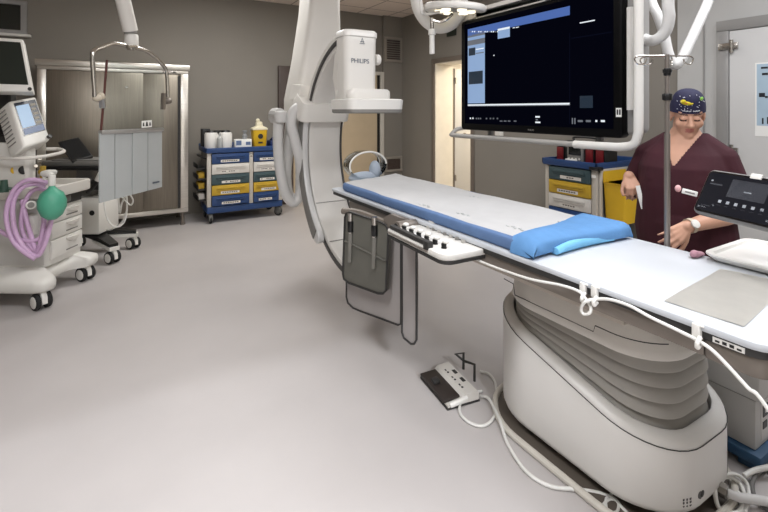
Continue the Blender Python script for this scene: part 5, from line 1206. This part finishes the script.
bmesh.ops.solidify(top_.bm, geom=top_.bm.faces[:], thickness=.003)
part('scrub_top', top_, scrub, pr, ang=180)
mb = MB()
mb.loft([ering(z, a, b, 0) for z, a, b in ((.70, .145, .205), (.80, .15, .21), (.90, .145, .20))])
for sd in (-1, 1): mb.caps(B_(0, sd * .10, .76), B_(-.05, sd * .10 - .05, .44), .108, .085); mb.caps(B_(-.05, sd * .10 - .05, .44), B_(-.10, sd * .10 - .07, .12), .085, .072)
part('scrub_trousers', remesh(mb, .009, 6, .6), scrub, pr, ang=180)
for sd in (-1, 1):
    mb = MB(); mb.caps(B_(-.12, sd * .097 - .07, .05), B_(.06, sd * .107 - .07, .042), .05, .044); mb.obox((0, 0, 0), (.29, .095, .03), Matrix.Translation(B_(-.03, sd * .102 - .07, .016)) @ MBody.to_3x3().to_4x4(), .012)
    part('shoe', remesh(mb, .006, 4), white, pr, ang=180)
# cap
capm = mat('navy cap cloth', (24, 24, 58), .8, var=.10, scale=30)
ycap = mat('yellow cap print', (206, 186, 40), .8); wcap = mat('white cap print', (206, 208, 214), .8); gcap = mat('green cap print', (120, 170, 70), .8); ocap = mat('orange cap print', (206, 120, 60), .8)
mb = MB(); rings = []
for i in range(15):
    a = i / 14 * PI / 2; cz = .018 + .118 * math.sin(a); k = math.cos(a) ** .62 if i < 14 else .02
    rings.append([Hh(.082 * k * math.cos(2 * PI * j / 40), -.014 + .099 * k * math.sin(2 * PI * j / 40), cz + .016 * math.sin(2 * PI * j / 40) * (1 - i / 14)) for j in range(40)])
mb.loft(rings); cp = part('surgical_cap', mb, capm, pr, ang=70)
def capp(x, z):     # point on the front of the cap (head frame), x to her left
    a = min(1, max(0, (z - .034) / .112)); a = math.asin(a); k = math.cos(a) ** .62
    yy = -.014 + .099 * k * math.sqrt(max(0, 1 - (x / (.082 * k)) ** 2)); return Vector((x, yy, z))
def patch(mb, x, z, w, h, rot=0):
    n = 14; c = capp(x, z); vs = []
    for i in range(n):
        a = 2 * PI * i / n; dx, dz = w * math.cos(a), h * math.sin(a); dx, dz = dx * math.cos(rot) - dz * math.sin(rot), dx * math.sin(rot) + dz * math.cos(rot)
        p = capp(x + dx, z + dz); vs.append(p + Vector((p.x * 12, p.y * 9, (p.z - .03) * 6)).normalized() * .0022)
    mb.loft([[MH @ (p - Vector((0, .004, 0))) for p in vs], [MH @ p for p in vs]])
mb = MB(); mb.mi(0); patch(mb, -.022, .088, .022, .009, -.1); patch(mb, -.034, .094, .012, .009, .5); patch(mb, -.002, .086, .010, .004, .3)
mb.mi(2); patch(mb, .046, .104, .009, .008)
mb.mi(3); patch(mb, -.022, .089, .006, .003)
mb.mi(1)
for i in range(26):
    x, z = random.uniform(-.06, .06), random.uniform(.05, .128)
    if abs(x) < .072 * math.cos(math.asin(min(1, (z - .034) / .112))) ** .62: patch(mb, x, z, .0016, .0016)
for i in range(12):
    if i != 6: patch(mb, -.034 + i * .0062, .048 + .001 * (i % 2), .0022 if i < 6 else .0026, .0030)
patch(mb, -.028, .058, .002, .003)
part('cap_print', mb, [ycap, wcap, gcap, ocap], cp, ang=180)
# watch
ax_ = (wl - el).normalized(); wc = el.lerp(wl, .93); side = (toc * .8 + up * .4); side = (side - ax_ * side.dot(ax_)).normalized()
Mw = frame3(wc, ax_.cross(side), ax_)
mb = MB(); o = [(.031 * math.cos(2 * PI * k / 20), .031 * math.sin(2 * PI * k / 20)) for k in range(20)]
q = ax_.to_track_quat('Z', 'Y').to_matrix().to_4x4(); q.translation = wc
mb.loft([[q @ Vector((x * r, y * r, z)) for x, y in o] for r, z in ((.98, -.009), (1.06, -.009), (1.06, .009), (.98, .009), (.98, -.009))], cap=False); wt = part('watch_strap', mb, mat('beige watch strap', (206, 190, 168), .6), pr)
mb = MB(); mb.cyl(wc + side * .028, wc + side * .038, .019, seg=22, bev=.002); part('watch_face', mb, mat('pale watch face', (226, 224, 218), .3), wt)
# name badge with pink pen on the chest
def chest(b, z):
    d_ = B_(.4, b, z); return d_
bm_t = None
mb = MB(); a, b2 = at(682, 190.5, d=2.035), at(697.5, 194.5, d=2.0)
u = (b2 - a).normalized(); Mb = frame3(a, u, up); mb.box((0, -.011, -.004), ((b2 - a).length, .011, .006), .002, M=Mb); mb.mi(1); mb.box((.012, -.003, .006), ((b2 - a).length - .01, .003, .0066), M=Mb)
part('name_badge', mb, [paper, greyp], pr)
mb = MB(); c = at(678, 188.5, d=2.045); mb.ell(c, (.016, .012, .016)); part('badge_clip', mb, mat('pale pink plastic', (226, 176, 178), .5), pr)
# white paper held in the right hand
mb = MB(); p0 = at(636.5, 186, d=2.29)
rt = Vector((CS, -SN, 0))
mb.loft([[p0 + rt * x + up * z + toc * y for x, y, z in r] for r in (((-.004, .0, .0), (.014, .006, .004), (.014, .004, .004), (-.004, -.002, .0)), ((.004, .01, -.06), (.024, .012, -.05), (.024, .010, -.05), (.004, .008, -.06)), ((.018, .012, -.115), (.036, .01, -.112), (.036, .008, -.112), (.018, .01, -.115)))])
solo('paper_slip', mb, paper, 'white slip of paper held in the right hand of the person', 'paper')
